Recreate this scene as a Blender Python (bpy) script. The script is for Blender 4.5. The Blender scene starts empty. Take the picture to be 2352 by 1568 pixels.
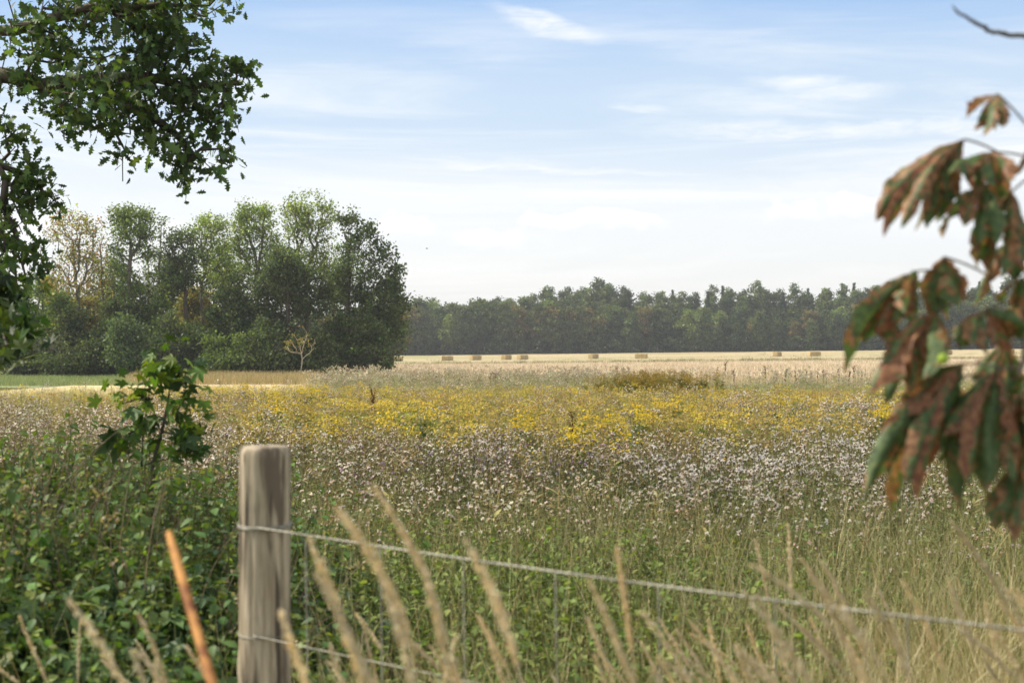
import bpy, math
import numpy as np
rnd = np.random.default_rng(7)
R_ = math.radians
scene = bpy.context.scene
COL = scene.collection

# ------------------------------------------------------------------ camera
EYE = 1.5
FPX = 3267.0            # focal length in pixels of the 2352 px wide picture
cam_d = bpy.data.cameras.new('camera')
cam = bpy.data.objects.new('camera', cam_d)
COL.objects.link(cam)
cam_d.sensor_width = 36.0
cam_d.lens = 50.0
cam_d.clip_start = 0.05
cam_d.clip_end = 5000
cam.location = (0, 0, EYE)
cam.rotation_euler = (R_(90 + math.degrees(math.atan(11.0 / FPX))), 0, 0)
cam_d.dof.use_dof = True
cam_d.dof.focus_distance = 15.0
cam_d.dof.aperture_fstop = 5.6
cam_d.dof.aperture_blades = 9
scene.camera = cam

# ------------------------------------------------------------------ render
scene.render.engine = 'CYCLES'
scene.view_settings.view_transform = 'Standard'
scene.view_settings.look = 'None'
scene.view_settings.gamma = 1.0
scene.view_settings.exposure = 0.22
cy = scene.cycles
cy.max_bounces = 8
cy.diffuse_bounces = 4
cy.glossy_bounces = 2
cy.transmission_bounces = 5
cy.transparent_max_bounces = 6
cy.volume_bounces = 0
cy.use_denoising = True
cy.sample_clamp_indirect = 6.0
cy.caustics_reflective = False
cy.caustics_refractive = False

# ------------------------------------------------------------------ sun + sky
SUN_EL, SUN_AZ = 42.0, 76.0      # azimuth measured from the view direction towards the left
sd = bpy.data.lights.new('sun', 'SUN')
sd.energy = 5.0
sd.angle = R_(0.6)
sd.color = (1.0, 0.91, 0.77)
sun = bpy.data.objects.new('sun', sd)
COL.objects.link(sun)
sdir = np.array([-math.sin(R_(SUN_AZ)) * math.cos(R_(SUN_EL)), math.cos(R_(SUN_AZ)) * math.cos(R_(SUN_EL)), math.sin(R_(SUN_EL))])
from mathutils import Vector
sun.rotation_euler = Vector(sdir).to_track_quat('Z', 'Y').to_euler()
sun.location = (-20, 10, 30)

world = bpy.data.worlds.new('World')
scene.world = world
world.use_nodes = True
nt = world.node_tree
nt.nodes.clear()

class NB:
    """small node-building helper"""
    def __init__(s, nt): s.nt = nt
    def n(s, t, **k):
        x = s.nt.nodes.new(t)
        for a, b in k.items(): setattr(x, a, b)
        return x
    def put(s, sock, v):
        if v is None: return
        if isinstance(v, bpy.types.NodeSocket): s.nt.links.new(v, sock)
        else:
            if isinstance(v, (tuple, list)) and len(v) == 3 and len(sock.default_value) == 4: v = (*v, 1)
            sock.default_value = v
    def m(s, op, a, b=0.5, c=None, clamp=False):
        x = s.n('ShaderNodeMath', operation=op, use_clamp=clamp)
        s.put(x.inputs[0], a); s.put(x.inputs[1], b)
        if c is not None: s.put(x.inputs[2], c)
        return x.outputs[0]
    def mix(s, f, a, b, mode='MIX'):
        x = s.n('ShaderNodeMix', data_type='RGBA', blend_type=mode)
        s.put(x.inputs[0], f); s.put(x.inputs[6], a); s.put(x.inputs[7], b)
        return x.outputs[2]
    def noise(s, vec, scale, detail=4, rough=0.55, dist=0.0):
        x = s.n('ShaderNodeTexNoise')
        s.put(x.inputs['Vector'], vec); x.inputs['Scale'].default_value = scale
        x.inputs['Detail'].default_value = detail; x.inputs['Roughness'].default_value = rough
        x.inputs['Distortion'].default_value = dist
        return x.outputs['Fac']
    def mapr(s, v, a, b, c=0.0, d=1.0, smooth=True):
        x = s.n('ShaderNodeMapRange', interpolation_type='SMOOTHSTEP' if smooth else 'LINEAR')
        s.put(x.inputs[0], v); s.put(x.inputs[1], a); s.put(x.inputs[2], b); s.put(x.inputs[3], c); s.put(x.inputs[4], d)
        return x.outputs[0]
    def vmul(s, v, t):
        x = s.n('ShaderNodeVectorMath', operation='MULTIPLY')
        s.put(x.inputs[0], v); x.inputs[1].default_value = t
        return x.outputs[0]
    def comb(s, x_, y_, z_):
        x = s.n('ShaderNodeCombineXYZ')
        s.put(x.inputs[0], x_); s.put(x.inputs[1], y_); s.put(x.inputs[2], z_)
        return x.outputs[0]

def hexlin(h, k=1.0):
    h = h.lstrip('#')
    out = []
    for i in (0, 2, 4):
        c = int(h[i:i + 2], 16) / 255.0
        out.append((c / 12.92 if c <= 0.04045 else ((c + 0.055) / 1.055) ** 2.4) * k)
    return tuple(out)

b = NB(nt)
tc = b.n('ShaderNodeTexCoord').outputs['Generated']
sep = b.n('ShaderNodeSeparateXYZ'); nt.links.new(tc, sep.inputs[0])
sx, sy, sz = sep.outputs
ysafe = b.m('MAXIMUM', sy, 0.05)
az = b.m('DIVIDE', sx, ysafe)                       # tangent of azimuth, true sky direction
hyp = b.m('SQRT', b.m('ADD', b.m('MULTIPLY', sx, sx), b.m('MULTIPLY', sy, sy)))
el = b.m('DIVIDE', sz, b.m('MAXIMUM', hyp, 0.02))   # tangent of elevation
sky = b.n('ShaderNodeTexSky', sky_type='NISHITA')
sky.sun_disc = False
sky.sun_elevation = R_(SUN_EL)
sky.sun_rotation = R_(-SUN_AZ)
sky.air_density = 1.0; sky.dust_density = 1.2; sky.ozone_density = 2.2
SKYK = 0.105
skycol = sky.outputs[0]
# thin high veil of cloud, thicker towards the horizon
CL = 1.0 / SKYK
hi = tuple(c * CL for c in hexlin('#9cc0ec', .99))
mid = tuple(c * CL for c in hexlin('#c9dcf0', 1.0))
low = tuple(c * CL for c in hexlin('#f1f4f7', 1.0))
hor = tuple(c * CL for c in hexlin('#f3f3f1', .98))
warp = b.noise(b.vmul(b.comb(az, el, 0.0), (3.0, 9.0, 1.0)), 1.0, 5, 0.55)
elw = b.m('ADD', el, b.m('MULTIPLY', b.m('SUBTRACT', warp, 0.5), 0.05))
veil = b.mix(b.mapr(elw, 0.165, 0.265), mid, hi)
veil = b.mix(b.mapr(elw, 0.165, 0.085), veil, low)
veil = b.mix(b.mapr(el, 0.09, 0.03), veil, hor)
base = b.mix(b.mapr(el, 0.28, 0.75, 0.88, 0.80), skycol, b.mix(b.mapr(el, 0.30, 0.9), veil, tuple(c * CL for c in (1.0, .95, .86))))  # unseen upper sky made brighter and warmer to lift the fill light
# faint cirrus streaks
cvec = b.vmul(b.comb(b.m('ADD', az, b.m('MULTIPLY', el, 1.4)), el, 0.0), (2.2, 26.0, 1.0))
cn = b.noise(cvec, 1.0, 7, 0.62, 0.6)
cir = b.m('MULTIPLY', b.mapr(cn, 0.42, 0.72), b.mapr(el, 0.27, 0.13, 0.15, 0.75))
white = tuple(c * CL for c in hexlin('#fbfbf8', 1.0))
base = b.mix(cir, base, white)
# particular wisps: (azimuth tan, elevation tan, half length, half height, slope, strength)
fine = b.noise(b.vmul(b.comb(az, el, 0.0), (30.0, 110.0, 1.0)), 1.0, 6, 0.65, 0.8)
cf = b.noise(b.vmul(b.comb(az, el, 3.0), (9.0, 30.0, 1.0)), 1.0, 6, 0.65, 0.4)
def wisp(px, py, hl, hh, slope, st):
    a0 = (px - 1176) / FPX; e0 = (795 - py) / FPX
    da = b.m('SUBTRACT', az, a0)
    de = b.m('SUBTRACT', b.m('SUBTRACT', el, e0), b.m('MULTIPLY', da, -slope))
    de = b.m('ADD', de, b.m('MULTIPLY', b.m('SUBTRACT', cf, 0.5), 0.028))
    q = b.m('ADD', b.m('POWER', b.m('ABSOLUTE', b.m('DIVIDE', da, hl / FPX)), 2.0), b.m('POWER', b.m('ABSOLUTE', b.m('DIVIDE', de, hh / FPX)), 2.0))
    f = b.m('MULTIPLY', b.mapr(q, 1.25, -0.35, 0.0, 1.0), b.mapr(fine, 0.25, 0.75, 0.3, 1.0))
    return b.m('MULTIPLY', f, st)
for w in ((1265, 55, 150, 30, 0.30, 0.9), (1890, 213, 190, 30, 0.13, 0.85), (1468, 248, 75, 16, 0.15, 0.7),
          (1990, 312, 620, 24, 0.03, 0.75), (1250, 392, 420, 10, 0.07, 0.6), (1150, 372, 160, 16, 0.05, 0.4),
          (2060, 445, 560, 34, 0.0, 0.45), (1150, 450, 420, 26, 0.02, 0.4), (1700, 130, 300, 40, 0.1, 0.25)):
    base = b.mix(wisp(*w), base, white)
# low cumulus heads: brighter rims above slightly greyer bodies
cum = b.noise(b.vmul(b.comb(az, el, 7.0), (34.0, 60.0, 1.0)), 1.0, 7, 0.6, 0.2)
def heap(px, py, hl, hh, st):
    a0 = (px - 1176) / FPX; e0 = (795 - py) / FPX
    da = b.m('DIVIDE', b.m('SUBTRACT', az, a0), hl / FPX)
    top = b.m('MULTIPLY', b.m('SUBTRACT', 1.0, b.m('POWER', b.m('ABSOLUTE', da), 2.0)), hh / FPX)
    top = b.m('ADD', top, b.m('MULTIPLY', b.m('SUBTRACT', cum, 0.5), 0.03))
    t = b.m('SUBTRACT', b.m('ADD', top, e0), el)         # positive inside
    edge = b.mapr(t, -0.001, 0.003)
    inner = b.mapr(t, 0.014, 0.002, 0.0, 1.0)
    side = b.mapr(b.m('ABSOLUTE', da), 1.0, 0.35)
    return b.m('MULTIPLY', b.m('MULTIPLY', b.m('MULTIPLY', edge, inner), side), st)
bright = tuple(c * CL for c in hexlin('#ffffff', 1.25))
for h_ in ((1385, 505, 170, 26, 0.7), (1230, 498, 50, 8, 0.4), (930, 515, 80, 20, 0.6), (1120, 535, 100, 8, 0.3), (1820, 480, 80, 14, 0.35), (1990, 480, 120, 24, 0.5)):
    base = b.mix(heap(*h_), base, bright)
base = b.mix(b.mapr(sz, -0.02, -0.08), base, (0.9, 0.8, 0.6))
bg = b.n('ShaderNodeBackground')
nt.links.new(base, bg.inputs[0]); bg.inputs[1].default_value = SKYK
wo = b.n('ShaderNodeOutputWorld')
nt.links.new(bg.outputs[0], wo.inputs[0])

# ------------------------------------------------------------------ basics
def tag(o, label=None, cat=None, group=None, kind=None):
    if label: o['label'] = label
    if cat: o['category'] = cat
    if group: o['group'] = group
    if kind: o['kind'] = kind
    return o
def empty(name, loc=(0, 0, 0)):
    o = bpy.data.objects.new(name, None)
    o.empty_display_size = 0.2
    o.location = loc
    COL.objects.link(o)
    return o
def smooth(x, a, b_):
    t = np.clip((x - a) / (b_ - a), 0, 1)
    return t * t * (3 - 2 * t)
_H = np.random.default_rng(99).random((256, 256))
def vnoise(x, y, s=1.0, o=0):
    x = np.asarray(x, float) * s + 17.3 * o; y = np.asarray(y, float) * s + 9.1 * o
    xi = np.floor(x).astype(int); yi = np.floor(y).astype(int)
    fx = x - xi; fy = y - yi
    fx = fx * fx * (3 - 2 * fx); fy = fy * fy * (3 - 2 * fy)
    g = lambda i, j: _H[(xi + i) & 255, (yi + j) & 255]
    return (g(0, 0) * (1 - fx) + g(1, 0) * fx) * (1 - fy) + (g(0, 1) * (1 - fx) + g(1, 1) * fx) * fy
def fnoise(x, y, s=1.0, o=0, oc=3):
    t = 0; a = 1; w = 0
    for k in range(oc):
        t = t + a * vnoise(x, y, s * 2 ** k, o + k); w += a; a *= 0.5
    return t / w
def gz(x, y):
    """terrain height"""
    x = np.asarray(x, float); y = np.asarray(y, float)
    z = -0.5 * smooth(y, 4, 75) - 0.55 * smooth(y, 75, 200) + 1.0 * smooth(y, 300, 345) + 2.5 * smooth(y, 400, 900)
    z = z + 0.011 * (np.clip(x, -90, 130) - 20) * smooth(y, 60, 260)
    z = z + 0.05 * (fnoise(x, y, 0.3, 3) - 0.5) * smooth(y, 1, 6)
    return z
def at(px, py, d):
    return np.array([(px - 1176) / FPX * d, d, EYE + (795 - py) / FPX * d])

class Acc:
    def __init__(s): s.V = []; s.C = []; s.T = []; s.Q = []; s.n = 0
    def add(s, v, c, t=None, q=None):
        v = np.asarray(v, float).reshape(-1, 3)
        c = np.asarray(c, float)
        if c.ndim == 1: c = np.tile(c, (len(v), 1))
        s.V.append(v); s.C.append(c)
        if t is not None and len(t): s.T.append(np.asarray(t, int) + s.n)
        if q is not None and len(q): s.Q.append(np.asarray(q, int) + s.n)
        s.n += len(v)
    def arr(s):
        V = np.concatenate(s.V) if s.V else np.zeros((0, 3))
        C = np.concatenate(s.C) if s.C else np.zeros((0, 3))
        T = np.concatenate(s.T) if s.T else np.zeros((0, 3), int)
        Q = np.concatenate(s.Q) if s.Q else np.zeros((0, 4), int)
        return V, C, T, Q
    def tm(s): return s.arr()
    def place(s, tm, P, M, col=None):
        """many copies of template tm at P (n,3) with matrices M (n,3,3) and colour factors col (n,3)"""
        V, C, T, Q = tm
        n = len(P); k = len(V)
        if n == 0: return
        W = np.einsum('nij,vj->nvi', M, V) + P[:, None, :]
        CC = np.repeat(C[None], n, 0) if col is None else C[None] * col[:, None, :]
        off = (np.arange(n) * k)[:, None, None]
        s.V.append(W.reshape(-1, 3)); s.C.append(CC.reshape(-1, 3))
        if len(T): s.T.append((T[None] + off).reshape(-1, 3) + s.n)
        if len(Q): s.Q.append((Q[None] + off).reshape(-1, 4) + s.n)
        s.n += n * k
    def mesh(s, name, mat, smooth_=False):
        V, C, T, Q = s.arr()
        me = bpy.data.meshes.new(name)
        nt_, nq = len(T), len(Q)
        me.vertices.add(len(V)); me.vertices.foreach_set('co', V.astype(np.float32).ravel())
        me.loops.add(nt_ * 3 + nq * 4)
        me.loops.foreach_set('vertex_index', np.concatenate([T.ravel(), Q.ravel()]).astype(np.int32))
        me.polygons.add(nt_ + nq)
        st = np.concatenate([np.arange(nt_) * 3, nt_ * 3 + np.arange(nq) * 4]).astype(np.int32)
        me.polygons.foreach_set('loop_start', st)
        if smooth_: me.polygons.foreach_set('use_smooth', np.ones(nt_ + nq, bool))
        me.update(calc_edges=True)
        at_ = me.attributes.new('Col', 'FLOAT_COLOR', 'POINT')
        cc = np.ones((len(V), 4), np.float32); cc[:, :3] = np.clip(C, 0, 1)
        at_.data.foreach_set('color', cc.ravel())
        me.materials.append(mat)
        return me
    def obj(s, name, mat, parent=None, smooth_=False):
        o = bpy.data.objects.new(name, s.mesh(name, mat, smooth_))
        COL.objects.link(o)
        if parent is not None: o.parent = parent
        return o

def norm(a): return a / np.maximum(np.linalg.norm(a, axis=-1, keepdims=True), 1e-9)
def frames(d, up=None, rng=rnd):
    """rotation matrices: local y -> d, local z near up"""
    d = norm(d)
    if up is None: up = rng.normal(size=d.shape)
    x = norm(np.cross(d, up)); z = np.cross(x, d)
    return np.stack([x, d, z], -1)
def yawtilt(n, tilt=0.12, rng=rnd, lean=None):
    up = np.tile([0, 0, 1.0], (n, 1)) + rng.normal(size=(n, 3)) * tilt
    if lean is not None: up = up + lean
    up = norm(up)
    a = rng.random(n) * 2 * np.pi
    f = np.stack([np.cos(a), np.sin(a), np.zeros(n)], -1)
    x = norm(np.cross(f, up)); y = np.cross(up, x)
    return np.stack([x, y, up], -1)
def tube(acc, pts, r, col, k=5, cap=False):
    pts = np.asarray(pts, float); n = len(pts)
    r = np.broadcast_to(np.asarray(r, float), (n,))
    t = np.gradient(pts, axis=0); t = norm(t)
    ref = np.array([0, 0, 1.0]) if abs(t[:, 2]).mean() < 0.8 else np.array([1.0, 0, 0])
    u = norm(np.cross(t, ref)); w = np.cross(t, u)
    a = np.arange(k) * 2 * np.pi / k
    V = pts[:, None] + r[:, None, None] * (np.cos(a)[None, :, None] * u[:, None] + np.sin(a)[None, :, None] * w[:, None])
    i = np.arange(n - 1)[:, None] * k; j = np.arange(k)[None]
    q = np.stack([i + j, i + (j + 1) % k, i + k + (j + 1) % k, i + k + j], -1).reshape(-1, 4)
    col = np.asarray(col, float)
    if col.ndim == 2: col = np.repeat(col, k, 0)
    acc.add(V.reshape(-1, 3), col, q=q)
    if cap:
        acc.add(np.vstack([V[-1], pts[-1]]), col if col.ndim == 1 else col[-1], t=[(m, (m + 1) % k, k) for m in range(k)])
def blade(acc, pts, w, col, side=None):
    """flat ribbon"""
    pts = np.asarray(pts, float); n = len(pts)
    w = np.broadcast_to(np.asarray(w, float), (n,))
    t = norm(np.gradient(pts, axis=0))
    if side is None: side = rnd.normal(size=3)
    s_ = norm(np.cross(t, side))
    V = np.concatenate([pts - s_ * w[:, None], pts + s_ * w[:, None]])
    q = [(i, i + n, i + n + 1, i + 1) for i in range(n - 1)]
    acc.add(V, col, q=q)
def leaf_tm(outline, fold=0.15, col=(1, 1, 1), curl=0.0):
    """outline: half profile (t, w) points along the midrib from 0 to 1, width half; unit length along y"""
    o = np.array(outline); n = len(o)
    mid_ = np.stack([np.zeros(n), o[:, 0], -curl * o[:, 0] ** 2], -1)
    L = np.stack([-o[:, 1], o[:, 0], fold * o[:, 1] - curl * o[:, 0] ** 2], -1)
    Rr = L * [-1, 1, 1]
    a = Acc()
    V = np.concatenate([L, mid_, Rr])
    q = []
    for i in range(n - 1):
        q.append((i, n + i, n + i + 1, i + 1)); q.append((n + i, 2 * n + i, 2 * n + i + 1, n + i + 1))
    a.add(V, col, q=q)
    return a.tm()
SIMPLE = Acc(); SIMPLE.add([(0, 0, 0), (-.36, .5, .1), (0, 1, -.08), (.36, .5, .1), (0, .5, 0)], (1, 1, 1), t=[(0, 4, 1), (1, 4, 2), (0, 3, 4), (4, 3, 2)])
SIMPLE = SIMPLE.tm()
FLAKE = Acc(); FLAKE.add([(0, 0, 0), (-.42, .5, .08), (0.05, 1, -.05), (.42, .5, .12)], (1, 1, 1), t=[(0, 2, 1), (0, 3, 2)])
FLAKE = FLAKE.tm()
OAK = leaf_tm([(0, .02), (.16, .04), (.28, .20), (.36, .09), (.50, .34), (.60, .13), (.74, .31), (.82, .13), (.93, .15), (1, .0)], .25, curl=.15)
OVATE = leaf_tm([(0, .02), (.18, .24), (.4, .33), (.68, .2), (1, .0)], .25, curl=.18)
LANCE = leaf_tm([(0, .02), (.3, .1), (.6, .09), (1, .0)], .3, curl=.2)
def maple_tm():
    tips = [(-100, .62), (-50, .9), (0, 1.0), (50, .9), (100, .62)]
    pts = [(180, .12)]
    for i, (a, r) in enumerate(tips):
        pts.append((a - 17, r * .66)); pts.append((a - 9, r * .78)); pts.append((a, r)); pts.append((a + 9, r * .78)); pts.append((a + 17, r * .66))
        if i < 4: pts.append((a + 25, .42))
    P = [(r * math.sin(R_(a)), r * math.cos(R_(a)) + .1, -.25 * r * r + .1 * abs(math.sin(R_(a) * 3.6)) * r) for a, r in pts]
    P.append((0, .1, 0))
    a_ = Acc(); n = len(P) - 1
    a_.add(P, (1, 1, 1), t=[(i, (i + 1) % n, n) for i in range(n)])
    return a_.tm()
MAPLE = maple_tm()
# ------------------------------------------------------------------ materials
def new_mat(name):
    m = bpy.data.materials.new(name)
    m.use_nodes = True
    m.node_tree.nodes.clear()
    b = NB(m.node_tree)
    out = b.n('ShaderNodeOutputMaterial')
    return m, b, out
def plant_mat(name, rough=0.55, trans=0.35, tcol=(1.25, 1.3, 0.45), spec=0.3):
    """vertex colour = the leaf's own colour; thin leaves let some light through"""
    m, b, out = new_mat(name)
    a = b.n('ShaderNodeAttribute', attribute_name='Col').outputs['Color']
    p = b.n('ShaderNodeBsdfPrincipled')
    oi = b.n('ShaderNodeObjectInfo').outputs['Random']
    col = b.mix(1.0, a, b.mix(oi, (0.86, 0.88, 0.9), (1.12, 1.08, 1.0)), 'MULTIPLY')
    b.put(p.inputs['Base Color'], col); p.inputs['Roughness'].default_value = rough
    p.inputs['Specular IOR Level'].default_value = spec
    t = b.n('ShaderNodeBsdfTranslucent')
    b.put(t.inputs[0], b.mix(1.0, col, tcol, 'MULTIPLY'))
    mx = b.n('ShaderNodeMixShader'); mx.inputs[0].default_value = trans
    m.node_tree.links.new(p.outputs[0], mx.inputs[1]); m.node_tree.links.new(t.outputs[0], mx.inputs[2])
    m.node_tree.links.new(mx.outputs[0], out.inputs[0])
    return m
def bark_mat(name, c1, c2, scale=8.0):
    m, b, out = new_mat(name)
    tc = b.n('ShaderNodeTexCoord').outputs['Object']
    n1 = b.noise(b.vmul(tc, (1, 1, 0.25)), scale, 6, 0.65)
    n2 = b.noise(tc, scale * 0.2, 3)
    col = b.mix(b.mapr(n1, 0.35, 0.65), c1, c2)
    col = b.mix(b.mapr(n2, 0.45, 0.7, 0, 0.4), col, tuple(x * y for x, y in zip(c2, (0.75, 0.95, 0.6))))
    p = b.n('ShaderNodeBsdfPrincipled'); b.put(p.inputs['Base Color'], col); p.inputs['Roughness'].default_value = 0.9
    bp = b.n('ShaderNodeBump'); b.put(bp.inputs['Height'], n1); bp.inputs['Strength'].default_value = 0.6; bp.inputs['Distance'].default_value = 0.02
    m.node_tree.links.new(bp.outputs[0], p.inputs['Normal'])
    m.node_tree.links.new(p.outputs[0], out.inputs[0])
    return m
M_leaf = plant_mat('leaf_green')
M_far = plant_mat('leaf_far', 0.7, 0.25, (1.2, 1.25, 0.5), 0.15)
M_herb = plant_mat('herb', 0.6, 0.35, (1.15, 1.15, 0.6), 0.2)
M_dry = plant_mat('dry_stalk', 0.6, 0.3, (1.1, 1.0, 0.8), 0.25)
M_fluff = plant_mat('flower', 0.8, 0.45, (1.0, 1.0, 1.0), 0.1)
M_bark = bark_mat('bark', hexlin('#4a4036'), hexlin('#7d7264'))
M_barkd = bark_mat('bark_dark', hexlin('#3a3128'), hexlin('#5e5344'))
M_palebark = bark_mat('bark_pale', hexlin('#8d8270'), hexlin('#b3a894'))

def ground_mat():
    m, b, out = new_mat('ground_soil_and_turf')
    tc = b.n('ShaderNodeTexCoord').outputs['Object']
    n1 = b.noise(tc, 0.35, 6, 0.6); n2 = b.noise(tc, 6.0, 5, 0.7)
    col = b.mix(b.mapr(n1, 0.35, 0.65), hexlin('#6d6a44'), hexlin('#8b7f58'))
    col = b.mix(b.mapr(n2, 0.4, 0.7), col, hexlin('#4f5230'))
    p = b.n('ShaderNodeBsdfPrincipled'); b.put(p.inputs['Base Color'], col); p.inputs['Roughness'].default_value = 1.0
    p.inputs['Specular IOR Level'].default_value = 0.05
    bp = b.n('ShaderNodeBump'); b.put(bp.inputs['Height'], n2); bp.inputs['Strength'].default_value = 0.8; bp.inputs['Distance'].default_value = 0.05
    m.node_tree.links.new(bp.outputs[0], p.inputs['Normal'])
    m.node_tree.links.new(p.outputs[0], out.inputs[0])
    return m
def field_mat(name, ca, cb, cg, green=0.0, fine=2.5):
    """crop stubble: drill rows, bare streaks, greener weedy streaks"""
    m, b, out = new_mat(name)
    tc = b.n('ShaderNodeTexCoord').outputs['Object']
    streak = b.noise(b.vmul(tc, (0.02, 0.16, 1)), 1.0, 6, 0.65, 0.5)
    broad = b.noise(b.vmul(tc, (0.03, 0.05, 1)), 1.0, 4, 0.6)
    grain = b.noise(b.vmul(tc, (fine, fine * 0.25, 1)), 1.0, 4, 0.75)
    col = b.mix(b.mapr(streak, 0.35, 0.65), ca, cb)
    col = b.mix(b.mapr(grain, 0.35, 0.7, 0, 0.6), col, tuple(c * 0.66 for c in cb))
    col = b.mix(b.mapr(b.m('ADD', broad, b.m('MULTIPLY', streak, 0.5)), 0.78, 0.95, 0, green), col, cg)
    p = b.n('ShaderNodeBsdfPrincipled'); b.put(p.inputs['Base Color'], col); p.inputs['Roughness'].default_value = 1.0
    p.inputs['Specular IOR Level'].default_value = 0.05
    bp = b.n('ShaderNodeBump'); b.put(bp.inputs['Height'], grain); bp.inputs['Strength'].default_value = 0.7; bp.inputs['Distance'].default_value = 0.15
    m.node_tree.links.new(bp.outputs[0], p.inputs['Normal'])
    m.node_tree.links.new(p.outputs[0], out.inputs[0])
    return m
M_ground = ground_mat()
M_crop = field_mat('pale_crop', hexlin('#d6c7b0'), hexlin('#c2b197'), hexlin('#a69c74'), 0.5)
M_strip = field_mat('mown_strip', hexlin('#c4b592'), hexlin('#b0a27e'), hexlin('#94986a'), 0.9)
M_green = field_mat('green_field', hexlin('#8a9670'), hexlin('#989f78'), hexlin('#a2a577'), 0.5)

def post_mat():
    m, b, out = new_mat('weathered_post_wood')
    tc = b.n('ShaderNodeTexCoord').outputs['Object']
    g = b.noise(b.vmul(tc, (1, 1, 0.06)), 70.0, 6, 0.7, 0.4)
    st = b.noise(b.vmul(tc, (1, 1, 0.12)), 22.0, 4, 0.6)
    bl = b.noise(b.vmul(tc, (1, 1, 0.5)), 9.0, 4, 0.6)
    col = b.mix(b.mapr(g, 0.3, 0.7), hexlin('#8f8068'), hexlin('#cabca2'))
    col = b.mix(b.mapr(st, 0.50, 0.62, 0, 0.9), col, hexlin('#5e5244'))
    ck = b.noise(b.vmul(tc, (1, 1, 0.05)), 46.0, 2, 0.5)
    col = b.mix(b.mapr(ck, 0.60, 0.66, 0, 0.85), col, hexlin('#3f362c'))
    col = b.mix(b.mapr(st, 0.44, 0.3, 0, 0.5), col, hexlin('#cfc1aa'))
    col = b.mix(b.mapr(bl, 0.55, 0.75, 0, 0.4), col, hexlin('#6d7050'))
    p = b.n('ShaderNodeBsdfPrincipled'); b.put(p.inputs['Base Color'], col); p.inputs['Roughness'].default_value = 0.85
    bp = b.n('ShaderNodeBump'); b.put(bp.inputs['Height'], g); bp.inputs['Strength'].default_value = 0.5; bp.inputs['Distance'].default_value = 0.004
    m.node_tree.links.new(bp.outputs[0], p.inputs['Normal'])
    m.node_tree.links.new(p.outputs[0], out.inputs[0])
    return m
M_post = post_mat()
def metal_mat(name, c1, c2, metal, rough, scale=40):
    m, b, out = new_mat(name)
    tc = b.n('ShaderNodeTexCoord').outputs['Object']
    n = b.noise(tc, scale, 5, 0.7); n2 = b.noise(tc, scale * 0.25, 3)
    col = b.mix(b.mapr(b.m('ADD', b.m('MULTIPLY', n, 0.5), b.m('MULTIPLY', n2, 0.5)), 0.42, 0.6), c1, c2)
    p = b.n('ShaderNodeBsdfPrincipled'); b.put(p.inputs['Base Color'], col); p.inputs['Roughness'].default_value = rough
    p.inputs['Metallic'].default_value = metal
    bp = b.n('ShaderNodeBump'); b.put(bp.inputs['Height'], n); bp.inputs['Strength'].default_value = 0.4; bp.inputs['Distance'].default_value = 0.001
    m.node_tree.links.new(bp.outputs[0], p.inputs['Normal'])
    m.node_tree.links.new(p.outputs[0], out.inputs[0])
    return m
M_wire = metal_mat('galvanised_wire', hexlin('#a5a294'), hexlin('#7c7a6e'), 0.3, 0.55)
M_rust = metal_mat('rusty_iron', hexlin('#7a4420'), hexlin('#cf9550'), 0.0, 0.75, 28)
def straw_mat():
    m, b, out = new_mat('straw')
    tc = b.n('ShaderNodeTexCoord').outputs['Object']
    g = b.noise(b.vmul(tc, (4, 4, 14)), 2.0, 6, 0.8)
    l = b.noise(b.vmul(tc, (5.0, 0.3, 0.3)), 1.0, 2, 0.5)
    col = b.mix(b.mapr(g, 0.3, 0.7), hexlin('#9c8350'), hexlin('#d6bd86'))
    col = b.mix(b.mapr(l, 0.55, 0.7, 0, 0.5), col, hexlin('#7d6a42'))
    p = b.n('ShaderNodeBsdfPrincipled'); b.put(p.inputs['Base Color'], col); p.inputs['Roughness'].default_value = 0.95
    bp = b.n('ShaderNodeBump'); b.put(bp.inputs['Height'], g); bp.inputs['Strength'].default_value = 0.8; bp.inputs['Distance'].default_value = 0.05
    m.node_tree.links.new(bp.outputs[0], p.inputs['Normal'])
    m.node_tree.links.new(p.outputs[0], out.inputs[0])
    return m
M_straw = straw_mat()
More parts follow.
